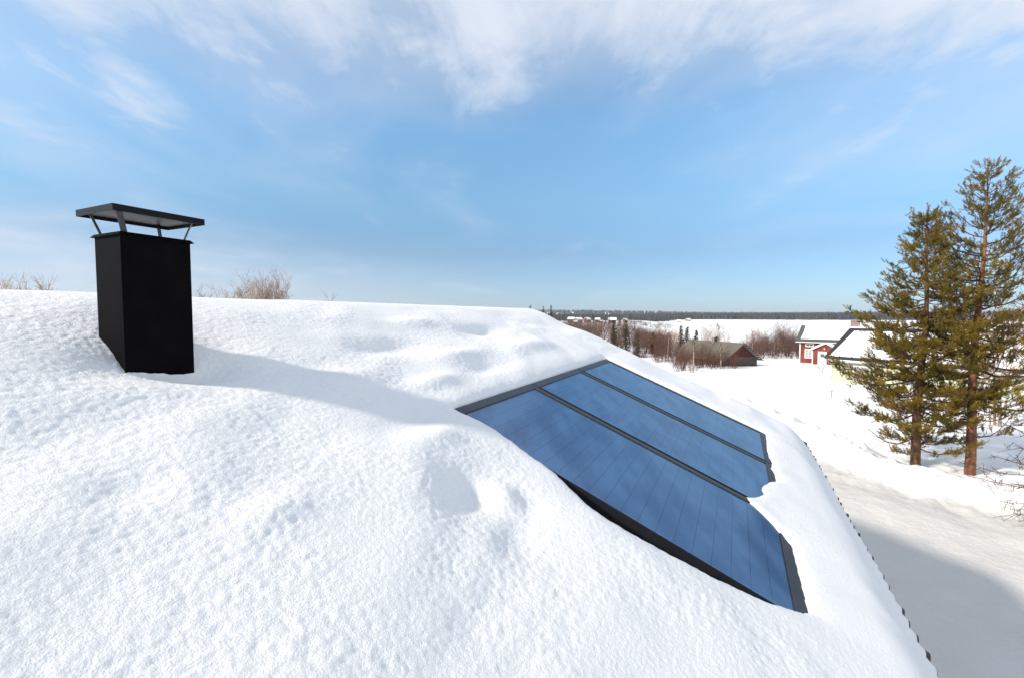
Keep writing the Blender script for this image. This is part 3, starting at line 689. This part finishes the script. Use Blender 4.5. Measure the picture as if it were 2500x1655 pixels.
# ---------------------------------------------------------------- buildings
def place(px, py, a_dir):        # base point on the terrain and heading so that local +X runs along a_dir
    x, y, z = hit(px, py); return (x, y, z), math.atan2(a_dir[1], a_dir[0])
def snow_slab(root, pts_fn, na, nb, th, seed, name='snow_cover'):
    """pts_fn(s,t)->point on the roof plane, lumpy slab th thick, rounded at its edges"""
    S, T = np.meshgrid(np.linspace(0, 1, na), np.linspace(0, 1, nb), indexing='ij')
    e = np.minimum(np.minimum(S, 1 - S) * na / 3.0, np.minimum(T, 1 - T) * nb / 3.0); r = np.sqrt(np.clip(1 - (1 - np.clip(e, 0, 1)) ** 2, 0, 1))
    P = pts_fn(S, T); P[..., 2] += 0.02 + r * th * (1 + 0.25 * perlin(S * 7, T * 4, seed))
    i = np.arange(na - 1)[:, None]; j = np.arange(nb - 1)[None, :]
    f = np.stack([i * nb + j, (i + 1) * nb + j, (i + 1) * nb + j + 1, i * nb + j + 1], -1).reshape(-1, 4)
    n = na * nb; bot = P.copy().reshape(-1, 3); o = link(name, mesh_np(name, P.reshape(-1, 3), f, True), M_snow_far, root); return o
def gable_roof(root, a0, a1, b0, b1, ze, zr, oh, th, mat_, name='roof'):
    """ridge along local X; slabs over both slopes"""
    bm_ = (b0 + b1) / 2; m = MB(); k = (zr - ze) / (bm_ - b0)
    for s in (-1, 1):
        be = b0 - oh if s < 0 else b1 + oh; zl = ze - oh * k
        m.hexa([(a0 - oh, be, zl), (a1 + oh, be, zl), (a1 + oh, bm_, zr), (a0 - oh, bm_, zr), (a0 - oh, be, zl + th), (a1 + oh, be, zl + th), (a1 + oh, bm_, zr + th), (a0 - oh, bm_, zr + th)])
    return m.build(name, mat_, root)
def gable_walls(root, a0, a1, b0, b1, z0, ze, zr, mat_, name='wall'):
    bm_ = (b0 + b1) / 2; m = MB()
    m.prism([(a0, b0, z0), (a0, b1, z0), (a0, b1, ze), (a0, bm_, zr), (a0, b0, ze)], (a1 - a0, 0, 0)); return m.build(name, mat_, root)
def window(root, a0, a1, z0, z1, b, mat_pane, mull=(1, 2), fw=0.11, name='window'):
    m = MB(); y0, y1 = b - 0.05, b - 0.002
    m.box(a0 - fw, a1 + fw, y0, y1, z1, z1 + fw).box(a0 - fw, a1 + fw, y0 - .03, y1, z0 - fw, z0).box(a0 - fw, a0, y0, y1, z0 + .001, z1 - .001).box(a1, a1 + fw, y0, y1, z0 + .001, z1 - .001)
    f = m.build(name, M_trim, root)
    MB().box(a0 + .001, a1 - .001, b - 0.02, b - 0.004, z0 + .001, z1 - .001).build('pane', mat_pane, f)
    m = MB(); nx, nz = mull
    for i in range(1, nx + 1): x = a0 + (a1 - a0) * i / (nx + 1); m.box(x - .03, x + .03, b - .04, b - .021, z0 + .002, z1 - .002)
    for i in range(1, nz + 1): z = z0 + (z1 - z0) * i / (nz + 1); m.box(a0 + .002, a1 - .002, b - .037, b - .0215, z - .025, z + .025)
    m.build('glazing_bar', M_trim, f); return f

# red house across the field
def red_house():
    p, rz = place(1951, 884, (0.72, -0.69)); s = p[1] / F / 0.86
    root = thing('red_house', 'red wooden house with snowy roof, white trims and gabled porch', 'house', p, rz=rz)
    A, Bd, ze, zr = 12.5, 7.2, 4.05, 6.45
    gable_walls(root, 0, A, 0, Bd, -0.8, ze, zr - .12, M_red)
    rf = gable_roof(root, 0, A, 0, Bd, ze, zr, 0.55, 0.14, M_redroof)
    def pf(S, T):
        b = 0.05 + T * (Bd / 2 - 0.13); a = 0.10 + 0.4 * T * (1 - T) + S * (A - 0.2); z = ze + (zr - ze) * b / (Bd / 2) + 0.15; return np.stack([a, b, z], -1)
    snow_slab(root, pf, 40, 16, 0.22, 3)
    for a in (0.07, ): MB().box(a - .09, a + .09, -0.03, -0.003, -.7, ze - .05).build('corner_board', M_trim, root)
    MB().box(-.55, A + .55, -.60, -.56, ze - .44, ze - .31).build('fascia', M_trim, root)
    window(root, 1.05, 2.05, ze - 1.05, ze - .72, 0, M_darkpane, (1, 0), .13)
    window(root, 0.95, 1.85, 0.95, 2.35, 0, M_pane, (1, 2), .13)
    # porch
    px0, px1, pb = 2.35, 6.3, -1.9; pm = (px0 + px1) / 2; pe, pr = 2.45, 3.55
    m = MB(); m.prism([(px0, pb, -.8), (px1, pb, -.8), (px1, pb, pe), (pm, pb, pr), (px0, pb, pe)], (0, -pb - .003, 0)); porch = m.build('porch', M_red, root)
    m = MB()
    for sx, xe in ((-1, px0 - .45), (1, px1 + .45)):
        zl = pe - .45 * (pr - pe) / (pm - px0)
        m.hexa([(xe, pb - .35, zl + .03), (pm, pb - .35, pr + .03), (pm, -.004, pr + .03), (xe, -.004, zl + .03), (xe, pb - .35, zl + .13), (pm, pb - .35, pr + .13), (pm, -.004, pr + .13), (xe, -.004, zl + .13)])
    m.build('porch_roof', M_trim, porch)
    for sx in (-1, 1):
        def pf2(S, T, sx=sx):
            x = pm + sx * S * (pm - px0 + .38); b = pb - .3 + T * (-pb + .22); z = pr + .14 - (pr - pe) * S * (pm - px0 + .38) / (pm - px0); return np.stack([x, b, z], -1)
        o = snow_slab(root, pf2, 14, 14, 0.24, 4 + sx); o.parent = porch
    MB().box(px0 - .02, px0 + .13, pb - .03, pb - .003, -.7, pe - .1).build('corner_board', M_trim, porch)
    m = MB(); dx0, dx1 = 3.35, 4.35
    m.box(dx0 - .14, dx0, pb - .06, pb - .002, -.1, 2.1).box(dx1, dx1 + .14, pb - .06, pb - .002, -.1, 2.1).box(dx0 - .14, dx1 + .14, pb - .06, pb - .002, 2.1001, 2.24); fr = m.build('door_frame', M_trim, porch)
    dr = MB().box(dx0 + .002, dx1 - .002, pb - .04, pb - .003, -.1, 2.098).build('door', M_door, porch)
    for i in range(2):
        for j in range(2): MB().box(3.62 + i * .25, 3.84 + i * .25, pb - .05, pb - .0405, 1.32 + j * .25, 1.54 + j * .25).build('pane', M_darkpane, dr)
    MB().tube([(4.15, pb - .10, 2.72), (4.15, pb - .02, 2.72)], [.10, .12], 8).build('wall_lamp', M_trim, porch)
    # chimney on the ridge
    m = MB(); m.box(7.0, 8.2, Bd / 2 - .45, Bd / 2 + .45, zr - .4, zr + 1.0); ch = m.build('brick_chimney', M_brick, root)
    MB().box(6.92, 8.28, Bd / 2 - .53, Bd / 2 + .53, zr + 1.001, zr + 1.10).build('chimney_cap', M_post, ch)
    return root
red_house()

# long pale green house behind the pines
def green_house():
    z0 = -0.35; q = ray(2029, 929); y = (z0 - CZ) / q[2]; p = (q[0] * y, y, z0); a = np.array([0.43, -0.90]); rz = math.atan2(a[1], a[0])
    root = thing('green_house', 'long pale green house with black roof under snow behind the pines', 'house', p, rz=rz)
    A, Bd, ze, zr = 26.0, 9.0, 2.95, 6.0
    gable_walls(root, 0, A, 0, Bd, -0.6, ze, zr - .14, M_green)
    gable_roof(root, 0, A, 0, Bd, ze, zr, 0.62, 0.16, M_blackroof)
    def pf(S, T):
        b = -0.22 + T * (Bd / 2 - 0.30); a_ = -0.15 + 0.35 * T + S * (A - .1); z = ze + (zr - ze) * b / (Bd / 2) + 0.17; return np.stack([a_, b, z], -1)
    snow_slab(root, pf, 70, 18, 0.26, 8)
    kf = (zr - ze) / (Bd / 2)
    MB().box(-.62, A + .62, -.68, -.63, ze - .62 * kf - .10, ze - .62 * kf + .10).build('fascia', M_trim, root)
    m = MB(); m.tube([(-.6, -.76, ze - .62 * kf + .08), (A + .6, -.76, ze - .62 * kf + .02)], [.065, .065], 8); m.build('gutter', M_trim, root)
    m = MB(); m.tube([(-.05, -.76, ze - .5), (-.02, -.55, ze - .72), (.06, -.12, ze - .88), (.06, -.09, ze - 1.1), (.06, -.09, -.4)], [.05] * 5, 8); m.build('downpipe', M_trim, root, smooth=True)
    MB().box(-.03, .14, -.03, -.003, -.5, ze - .1).build('corner_board', M_trim, root)
    MB().box(.1405, A, -.028, -.003, ze - .62, ze - .46).build('frieze_board', M_trim, root)
    for i, a0 in enumerate((2.5, 7.6, 12.8, 18.2)): window(root, a0, a0 + 1.5, 0.55, 1.95, 0, M_pane, (1 if i else 0, 0), .17)
    # snow guards along the eave
    for i in range(18):
        x = 1.0 + i * 1.3; b = -0.30; z = ze + kf * b + .16; m = MB(); m.bar((x, b, z), (x, b + .0, z + .16), .12, .03, up=(0, 1, 0)); m.build('snow_guard', M_blackroof, root)
green_house()

# barn
def barn():
    p, _ = place(1848 - 3, 893, (1, 0)); a = np.array([0.30, -0.954]); rz = math.atan2(a[1], a[0])
    # local +X runs towards the viewer along the ridge, local +Y to the right; the gable faces +X
    root = thing('log_barn', 'old log barn with red board gable and bare grey-brown roof', 'barn', (p[0], p[1], p[2]), rz=rz)
    Lb, Wd, ze, zr = 12.5, 6.4, 1.55, 3.85      # length, width; origin is the gable's right-hand corner
    y0, y1 = -Wd, 0.0; ym = (y0 + y1) / 2
    # log walls: long left side, gable, right side
    lr = 0.115; n = 8
    logm = {}
    def logs(p0, p1, name='wall_log'):
        for i in range(n):
            z = -0.25 + i * lr * 2 + lr; m = MB(); d = (Vector(p1) - Vector(p0)).normalized()
            ext = 0.18 if i % 2 else 0.10
            m.tube([Vector(p0) - d * ext + Vector((0, 0, z)), Vector(p1) + d * ext + Vector((0, 0, z))], [lr, lr * .94], 8); m.build('log', M_log, wall)
    m = MB(); m.box(-Lb + .15, -.15, y0 + .15, y1 - .15, -.5, ze + .1); wall = m.build('wall', M_barnwood, root)
    logs((0, y0, 0), (0, y1, 0)); logs((0, y0, lr), (-Lb, y0, lr)); logs((0, y1, lr), (-Lb, y1, lr))
    m = MB(); m.prism([(0.02, y0 - .05, ze), (0.02, y1 + .05, ze), (0.02, ym, zr - .05)], (-.06, 0, 0)); gb = m.build('gable_boarding', M_barnred, root)
    m = MB(); m.box(.021, .10, y0 - .2, y1 + .2, ze - .06, ze + .05); m.build('beam', M_log, root)
    k = (zr - ze) / (Wd / 2); oh = .85
    m = MB()
    for ye in (y0 - oh, y1 + oh):
        zl = ze - oh * k
        m.hexa([(.75, ye, zl), (.75, ym, zr), (-Lb - .5, ym, zr), (-Lb - .5, ye, zl), (.75, ye, zl + .1), (.75, ym, zr + .1), (-Lb - .5, ym, zr + .1), (-Lb - .5, ye, zl + .1)])
    m.build('roof', M_barnroof, root)
    for i in range(9):          # battens under the right-hand verge
        f = (i + .5) / 9; y = ym + (y1 + oh - ym) * f; z = zr + (ze - oh * k - zr) * f
        m = MB(); m.bar((.03, y, z - .06), (.74, y, z - .06), .07, .07); m.build('batten', M_trim, root)
    m = MB(); m.bar((.78, ym, zr), (.78, y1 + oh, ze - oh * k), .05, .16, up=(1, 0, 0)); m.build('verge_board', M_barnwood, root)
    m = MB(); m.box(-6.6, -6.0, ym - .3, ym + .3, zr - .2, zr + .75); m.build('brick_chimney', M_brick, root)
    MB().tube([(-5.75, ym, zr - .1), (-5.75, ym, zr + .95)], [.16, .16], 10).build('flue_pipe', M_blackroof, root)
barn()

# picket fence
def fence():
    c = np.array(hit(1984, 938)); e1 = np.array(hit(2080, 952)); e2 = np.array(at(2032, 918, 50.5)); e2[2] = float(gz(e2[0], e2[1]))
    root = thing('picket_fence', 'low white picket fence in the snow before the green house', 'fence', tuple(c))
    me = MB().prism([(-.045, 0, -.3), (.045, 0, -.3), (.045, 0, .72), (0, 0, .78), (-.045, 0, .72)], (0, .022, 0)).mesh('picket'); me.materials.append(M_trim)
    for a, b in ((c, e1), (c, e2)):
        d = b - a; L = np.hypot(d[0], d[1]); n = int(L / 0.21); rz = math.atan2(d[1], d[0])
        for i in range(n):
            q = d * (i / max(n - 1, 1)); o = link('picket', me, None, root, (q[0], q[1], q[2])); o.rotation_euler = (0, 0, rz)
        for z in (.12, .56):
            sd = np.array([-d[1], d[0], 0]) / L * 0.045; m = MB(); m.bar(sd + np.array([0, 0, z]), d + sd + np.array([0, 0, z]), .035, .08); m.build('rail', M_trim, root)
    MB().box(-.06, .06, -.06, .06, -.3, .86).build('post', M_trim, root)
fence()
x, y, z = hit(2030, 971); r = thing('marker_post', 'thin grey T-topped post standing in the snow left of the pines', 'post', (x, y, z))
MB().tube([(0, 0, -.3), (0, 0, .60)], [.035, .032], 6).build('pole', M_post, r)
MB().bar((-.13, 0, .62), (.13, 0, .62), .045, .045).build('crossbar', M_post, r)
sx, sy, sz = hit(2005, 909); shrub('sapling', 'small bare sapling in the snow before the red house porch', 2005, 884, sy, 0, 5, .5, 55, M_willow, None, r0=.02, twigs=7, cat='sapling', base=(sx, sy, sz))

# ---------------------------------------------------------------- spruces, birches and thickets round the barn
def spruce(label, px, py_top, depth, wpx, seed, base_py=None):
    rs = np.random.RandomState(seed); rnd = random.Random(seed)
    p = ground_at(px, 800, depth); H = at(px, py_top, depth)[2] - p[2]; Rb = wpx / F * depth / 2
    root = thing('spruce_tree', label, 'spruce tree', tuple(p), 'dark spruces round the barn and slope')
    MB().tube([(0, 0, -.4), (0, 0, H * .6), (0, 0, H * .985)], [.03 * H * .5, .018 * H * .5, .01], 6).build('trunk', M_twig, root, smooth=True)
    P, A, Ls = [], [], []; z = 0.06 * H
    while z < H:
        f = z / H; r = Rb * (1 - f) ** 0.85 + 0.04
        for k in range(max(4, int(9 * (1 - f) + 4))):
            az = rnd.random() * 6.283; rr = r * rnd.uniform(.65, 1.1); o = np.array([math.cos(az), math.sin(az), 0])
            nseg = max(2, int(rr / 0.28))
            for s in range(nseg + 1):
                t = (s + rnd.random() * .5) / (nseg + .5); P.append(o * rr * t + np.array([0, 0, z - rr * .35 * t * (1 - f) + rr * .16 * t * t])); a = o * 0.9 + rs.normal(size=3) * .5; A.append(a / np.linalg.norm(a)); Ls.append(rnd.uniform(.15, .32))
        z += H * rnd.uniform(.026, .04)
    tag(link('crown', needle_mesh('crown', np.array(P), np.array(A), np.array(Ls), 9, .20, .055, rs), M_spruce, root), kind='stuff')
for i, a in enumerate([('small spruce tip just above the end of the roof ridge', 1295, 744, 150, 14), ('dark spruce above the roof edge, second from the ridge end', 1326, 748, 150, 17), ('bushy spruce tip where the roof edge meets the far hill', 1345, 745, 150, 22),
        ('far pine left of a matching pair behind the village houses', 1478, 768, 520, 10), ('far pine right of a matching pair behind the village houses', 1487, 768, 520, 9), ('round dark conifer among the village houses', 1512, 777, 420, 16), ('thin dark conifer between two snowy village roofs', 1450, 770, 480, 7),
        ('tall olive spruce on the slope above the roof edge', 1499, 782, 105, 26), ('tallest dark spruce on the slope left of the barn', 1528, 781, 98, 30), ('snow-flecked spruce below the tallest one, by the roof edge', 1556, 815, 97, 26),
        ('lone snow-flecked spruce standing clear left of the barn thicket', 1595, 812, 104, 28), ('left of two olive spruces crowded against the barn roof', 1663, 797, 108, 26), ('right of two olive spruces crowded against the barn roof', 1678, 799, 106, 30), ('short spruce peeping over the barn ridge', 1700, 806, 112, 20)]):
    spruce(a[0], a[1], a[2], a[3], a[4], 500 + i)
def birch(label, px, py_base, py_top, seed, lean=0.0):
    x, y, z = hit(px, py_base); H = at(px, py_top, y)[2] - z; rnd = random.Random(seed)
    root = thing('birch_tree', label, 'birch tree', (x, y, z), 'slim bare birches by the barn')
    m = MB(); n = 6; pts = [(lean * (i / n) ** 2 + .05 * math.sin(i + seed), 0, -.3 + (H + .3) * i / n) for i in range(n + 1)]
    m.tube(pts, [.13 * (1 - .85 * i / n) for i in range(n + 1)], 7); m.build('trunk', M_palebark, root, smooth=True)
    m = MB()
    for q in range(34):
        f = rnd.uniform(.35, .98); i0 = min(int(f * n), n - 1); p = np.array(pts[i0]) + (np.array(pts[i0 + 1]) - np.array(pts[i0])) * (f * n - i0)
        a = rnd.random() * 6.283; ln = H * rnd.uniform(.08, .2) * (1.2 - f * .6); dv = np.array([math.cos(a) * .6, math.sin(a) * .6, 1.0])
        m.tube([p, p + dv * ln * .5, p + dv * ln], [.03, .022, .012], 3, cap=False)
        for _ in range(2): m.tube([p + dv * ln * .5, p + dv * ln * .5 + np.array([rnd.uniform(-.6, .6), rnd.uniform(-.6, .6), .5]) * ln * .6], [.018, .010], 3, cap=False)
    m.build('branch', M_willow, root, fix=False)
for i, a in enumerate([('pale birch trunk at the left end of the barn thicket', 1631, 880, 812), ('short pale birch stem standing beside the forked one before the barn', 1686, 909, 862), ('tall pale birch rising before the left half of the barn roof', 1692, 909, 826), ('slim birch before the right half of the barn roof', 1759, 899, 840), ('bare birch rising behind the barn ridge', 1752, 878, 794), ('bare tree behind the right verge of the barn', 1836, 884, 812)]):
    birch(a[0], a[1], a[2], a[3], 600 + i)
def thicket(name, label, mat_, seed, spots, r0, stems, twigs, sink=.1, cat='thicket', k=3, lev=1):
    """spots: (px, base row or depth, height m, spread m)"""
    rnd = random.Random(seed); m = MB()
    for px, pb, hgt, sp in spots:
        if pb < 0: p = ground_at(px, 790, -pb)
        else: p = np.array(hit(px, pb))
        bare_into(m, p - np.array([0, 0, sink]), hgt, stems, sp, rnd, r0, twigs, k=k, depth=lev)
    o = m.build(name, mat_, fix=False); tag(o, label, cat, kind='stuff'); return o
rr = random.Random(12)
thicket('willow_thicket', 'dense red-brown leafless willow thicket in front of the log barn', M_willow, 21,
        [(rr.uniform(1596, 1700), rr.uniform(866, 886), rr.uniform(1.6, 3.8), 1.5) for _ in range(52)] + [(rr.uniform(1640, 1705), rr.uniform(884, 908), rr.uniform(1.4, 3.8), 1.2) for _ in range(34)] + [(rr.uniform(1700, 1796), rr.uniform(890, 901), rr.uniform(1.2, 3.6), 1.2) for _ in range(44)] + [(rr.uniform(1690, 1775), rr.uniform(884, 892), rr.uniform(2.4, 4.0), 1.2) for _ in range(24)], .024, 6, 6)
thicket('shrub_thicket', 'brown bare shrubs between the barn and the red house', M_thicket, 22,
        [(rr.uniform(1838, 1965), -rr.uniform(92, 118), rr.uniform(2.2, 5.0), 1.5) for _ in range(84)] + [(rr.gauss(1912, 26), -rr.uniform(98, 120), rr.uniform(5.0, 7.6), 1.7) for _ in range(20)] + [(rr.uniform(1795, 1850), -rr.uniform(100, 118), rr.uniform(1.5, 3.2), 1.4) for _ in range(20)], .030, 9, 7)
thicket('tall_thicket', 'pale tall leafless shrubs behind the barn roof against the frozen lake', M_dryshrub, 23,
        [(rr.uniform(1716, 1790), -rr.uniform(104, 122), rr.uniform(3.5, 7.6), 1.6) for _ in range(18)] + [(rr.uniform(1815, 1866), -rr.uniform(104, 120), rr.uniform(3.0, 6.6), 1.5) for _ in range(12)] + [(rr.uniform(1600, 1670), -rr.uniform(106, 125), rr.uniform(3.5, 7.4), 1.6) for _ in range(18)], .03, 7, 7)
spots = []
for _ in range(330):
    px = rr.uniform(1340, 1640) if rr.random() < .85 else rr.uniform(1300, 1480); dp = rr.uniform(95, 330)
    if px > 1560 and dp > 190: dp = rr.uniform(95, 190)
    spots.append((px, -dp, rr.uniform(2.8, 5.0) + dp / 110, 1.5 + dp / 160))
thicket('slope_thicket', 'red-brown alder scrub covering the slope beyond the roof edge', M_thicket, 24, spots, .055, 9, 6)
thicket('shore_thicket', 'low brown scrub line along the near lake shore', M_willow, 25, [(rr.uniform(1555, 1625), -rr.uniform(225, 300), rr.uniform(3.5, 6), 3.0) for _ in range(46)] + [(rr.uniform(1500, 1640), -rr.uniform(560, 800), rr.uniform(3, 6), 6.0) for _ in range(50)], .11, 9, 5)

# ---------------------------------------------------------------- village houses far off
def village(label, px, py_eave, depth, wpx, hw, seed, wallm):
    p = ground_at(px, 780, depth); W = wpx / F * depth; ht = at(px, py_eave, depth)[2] - p[2]; ht = max(ht, 2.6)
    root = thing('village_house', label, 'house', tuple(p), 'snow-roofed houses of the far village', rz=(-0.5, 0.55, -0.2, 0.9)[seed % 4])
    gable_walls(root, -W / 2, W / 2, 0, W * .7, -1, ht, ht + W * .27, wallm)
    gable_roof(root, -W / 2, W / 2, 0, W * .7, ht + .02, ht + W * .27 + .05, .6, .35, M_snow_far)
    for k in range(3): x = -W * .3 + k * W * .3; MB().box(x - .6, x + .6, -.06, -.005, ht - 1.9, ht - .5).build('window', M_darkpane, root)
for i, a in enumerate([('far house with white snow roof, leftmost in the village row', 1393, 779, 620, 15), ('far snow-roofed house, second from the left in the village', 1416, 780, 610, 16), ('low far house wall between the two leftmost village houses', 1405, 786, 560, 9), ('wide pinkish far house in the middle of the village row', 1439, 780, 640, 16), ('boxy far house right of the thin dark conifer', 1458, 780, 640, 11),
        ('tiny far red hut below the village houses', 1469, 784, 600, 7), ('broadest snow roof of the far village, beneath the paired pines', 1495, 781, 600, 18), ('rightmost far house of the village row', 1530, 781, 640, 11), ('dark-walled cabin on the far lake shore', 1657, 784, 1120, 9), ('cabin with white roof right of the dark one on the far shore', 1684, 784, 1130, 13)]):
    village(a[0], a[1], a[2], a[3], a[4], 0, i, M_red if i in (5, 3, 8) else M_brick if i % 2 else M_barnwood)

# ---------------------------------------------------------------- far forest
def forest():
    rs = np.random.RandomState(3); V_, F_ = [], []
    def add(n, t0, t1, r0, r1, hlo, hhi, wd, skew=0.0):
        t = rs.uniform(t0, t1, n); lo_ = np.clip(r0 + (skew * np.maximum(t, 0)), r0, r1 - 60); r = lo_ + (r1 - lo_) * rs.rand(n); y = r / np.sqrt(1 + t * t); x = t * y
        z = gz(x, y); h = rs.uniform(hlo, hhi, n); w = h * wd * rs.uniform(.7, 1.3, n)
        k = 5; b = sum(len(q) for q in V_)
        ang = np.arange(k) * 2 * np.pi / k
        a0 = rs.rand(n)[:, None] * 6.28 + ang
        lo = np.stack([x[:, None] + np.cos(a0) * w[:, None], y[:, None] + np.sin(a0) * w[:, None], np.repeat((z + h * .12)[:, None], k, 1)], -1)
        mi = np.stack([x[:, None] + np.cos(a0) * w[:, None] * .75, y[:, None] + np.sin(a0) * w[:, None] * .75, np.repeat((z + h * .6)[:, None], k, 1)], -1)
        bs = lo.copy(); bs[..., 2] -= h[:, None] * .2
        tp = np.stack([x, y, z + h], -1)[:, None]
        v = np.concatenate([bs, lo, mi, tp], 1); V_.append(v.reshape(-1, 3)); m = 3 * k + 1; o = b + np.arange(n) * m
        for i in range(k):
            j = (i + 1) % k
            for A_, B_ in ((0, k), (k, 2 * k)):
                F_.append(np.stack([o + A_ + i, o + A_ + j, o + B_ + j], -1)); F_.append(np.stack([o + A_ + i, o + B_ + j, o + B_ + i], -1))
            F_.append(np.stack([o + 2 * k + i, o + 2 * k + j, o + 3 * k], -1))
    add(6500, 0.28, 1.5, 1260, 1700, 11, 19, .13)
    add(5000, -0.1, 1.3, 1700, 2900, 11, 18, .16)
    add(3200, 0.0, 0.46, 700, 1400, 7, 16, .14, 1500)
    o = link('far_forest', mesh_np('far_forest', np.vstack(V_), np.vstack(F_)), M_forest)
    tag(o, 'grey-brown forest band along the horizon behind the frozen lake', 'forest', kind='stuff')
forest()

# ---------------------------------------------------------------- thin winter haze
hz = bpy.data.materials.new('haze'); hz.use_nodes = True; hz.node_tree.nodes.clear()
_o = hz.node_tree.nodes.new('ShaderNodeOutputMaterial'); _v = hz.node_tree.nodes.new('ShaderNodeVolumePrincipled')
_v.inputs['Color'].default_value = (0.86, 0.92, 1.0, 1); _v.inputs['Density'].default_value = 0.00011; _v.inputs['Anisotropy'].default_value = 0.0
hz.node_tree.links.new(_v.outputs[0], _o.inputs['Volume'])
tag(MB().box(-9400, 9400, -9400, 9400, -16, 82).build('haze', hz), 'pale thin winter haze over the far forest', 'haze', kind='stuff')
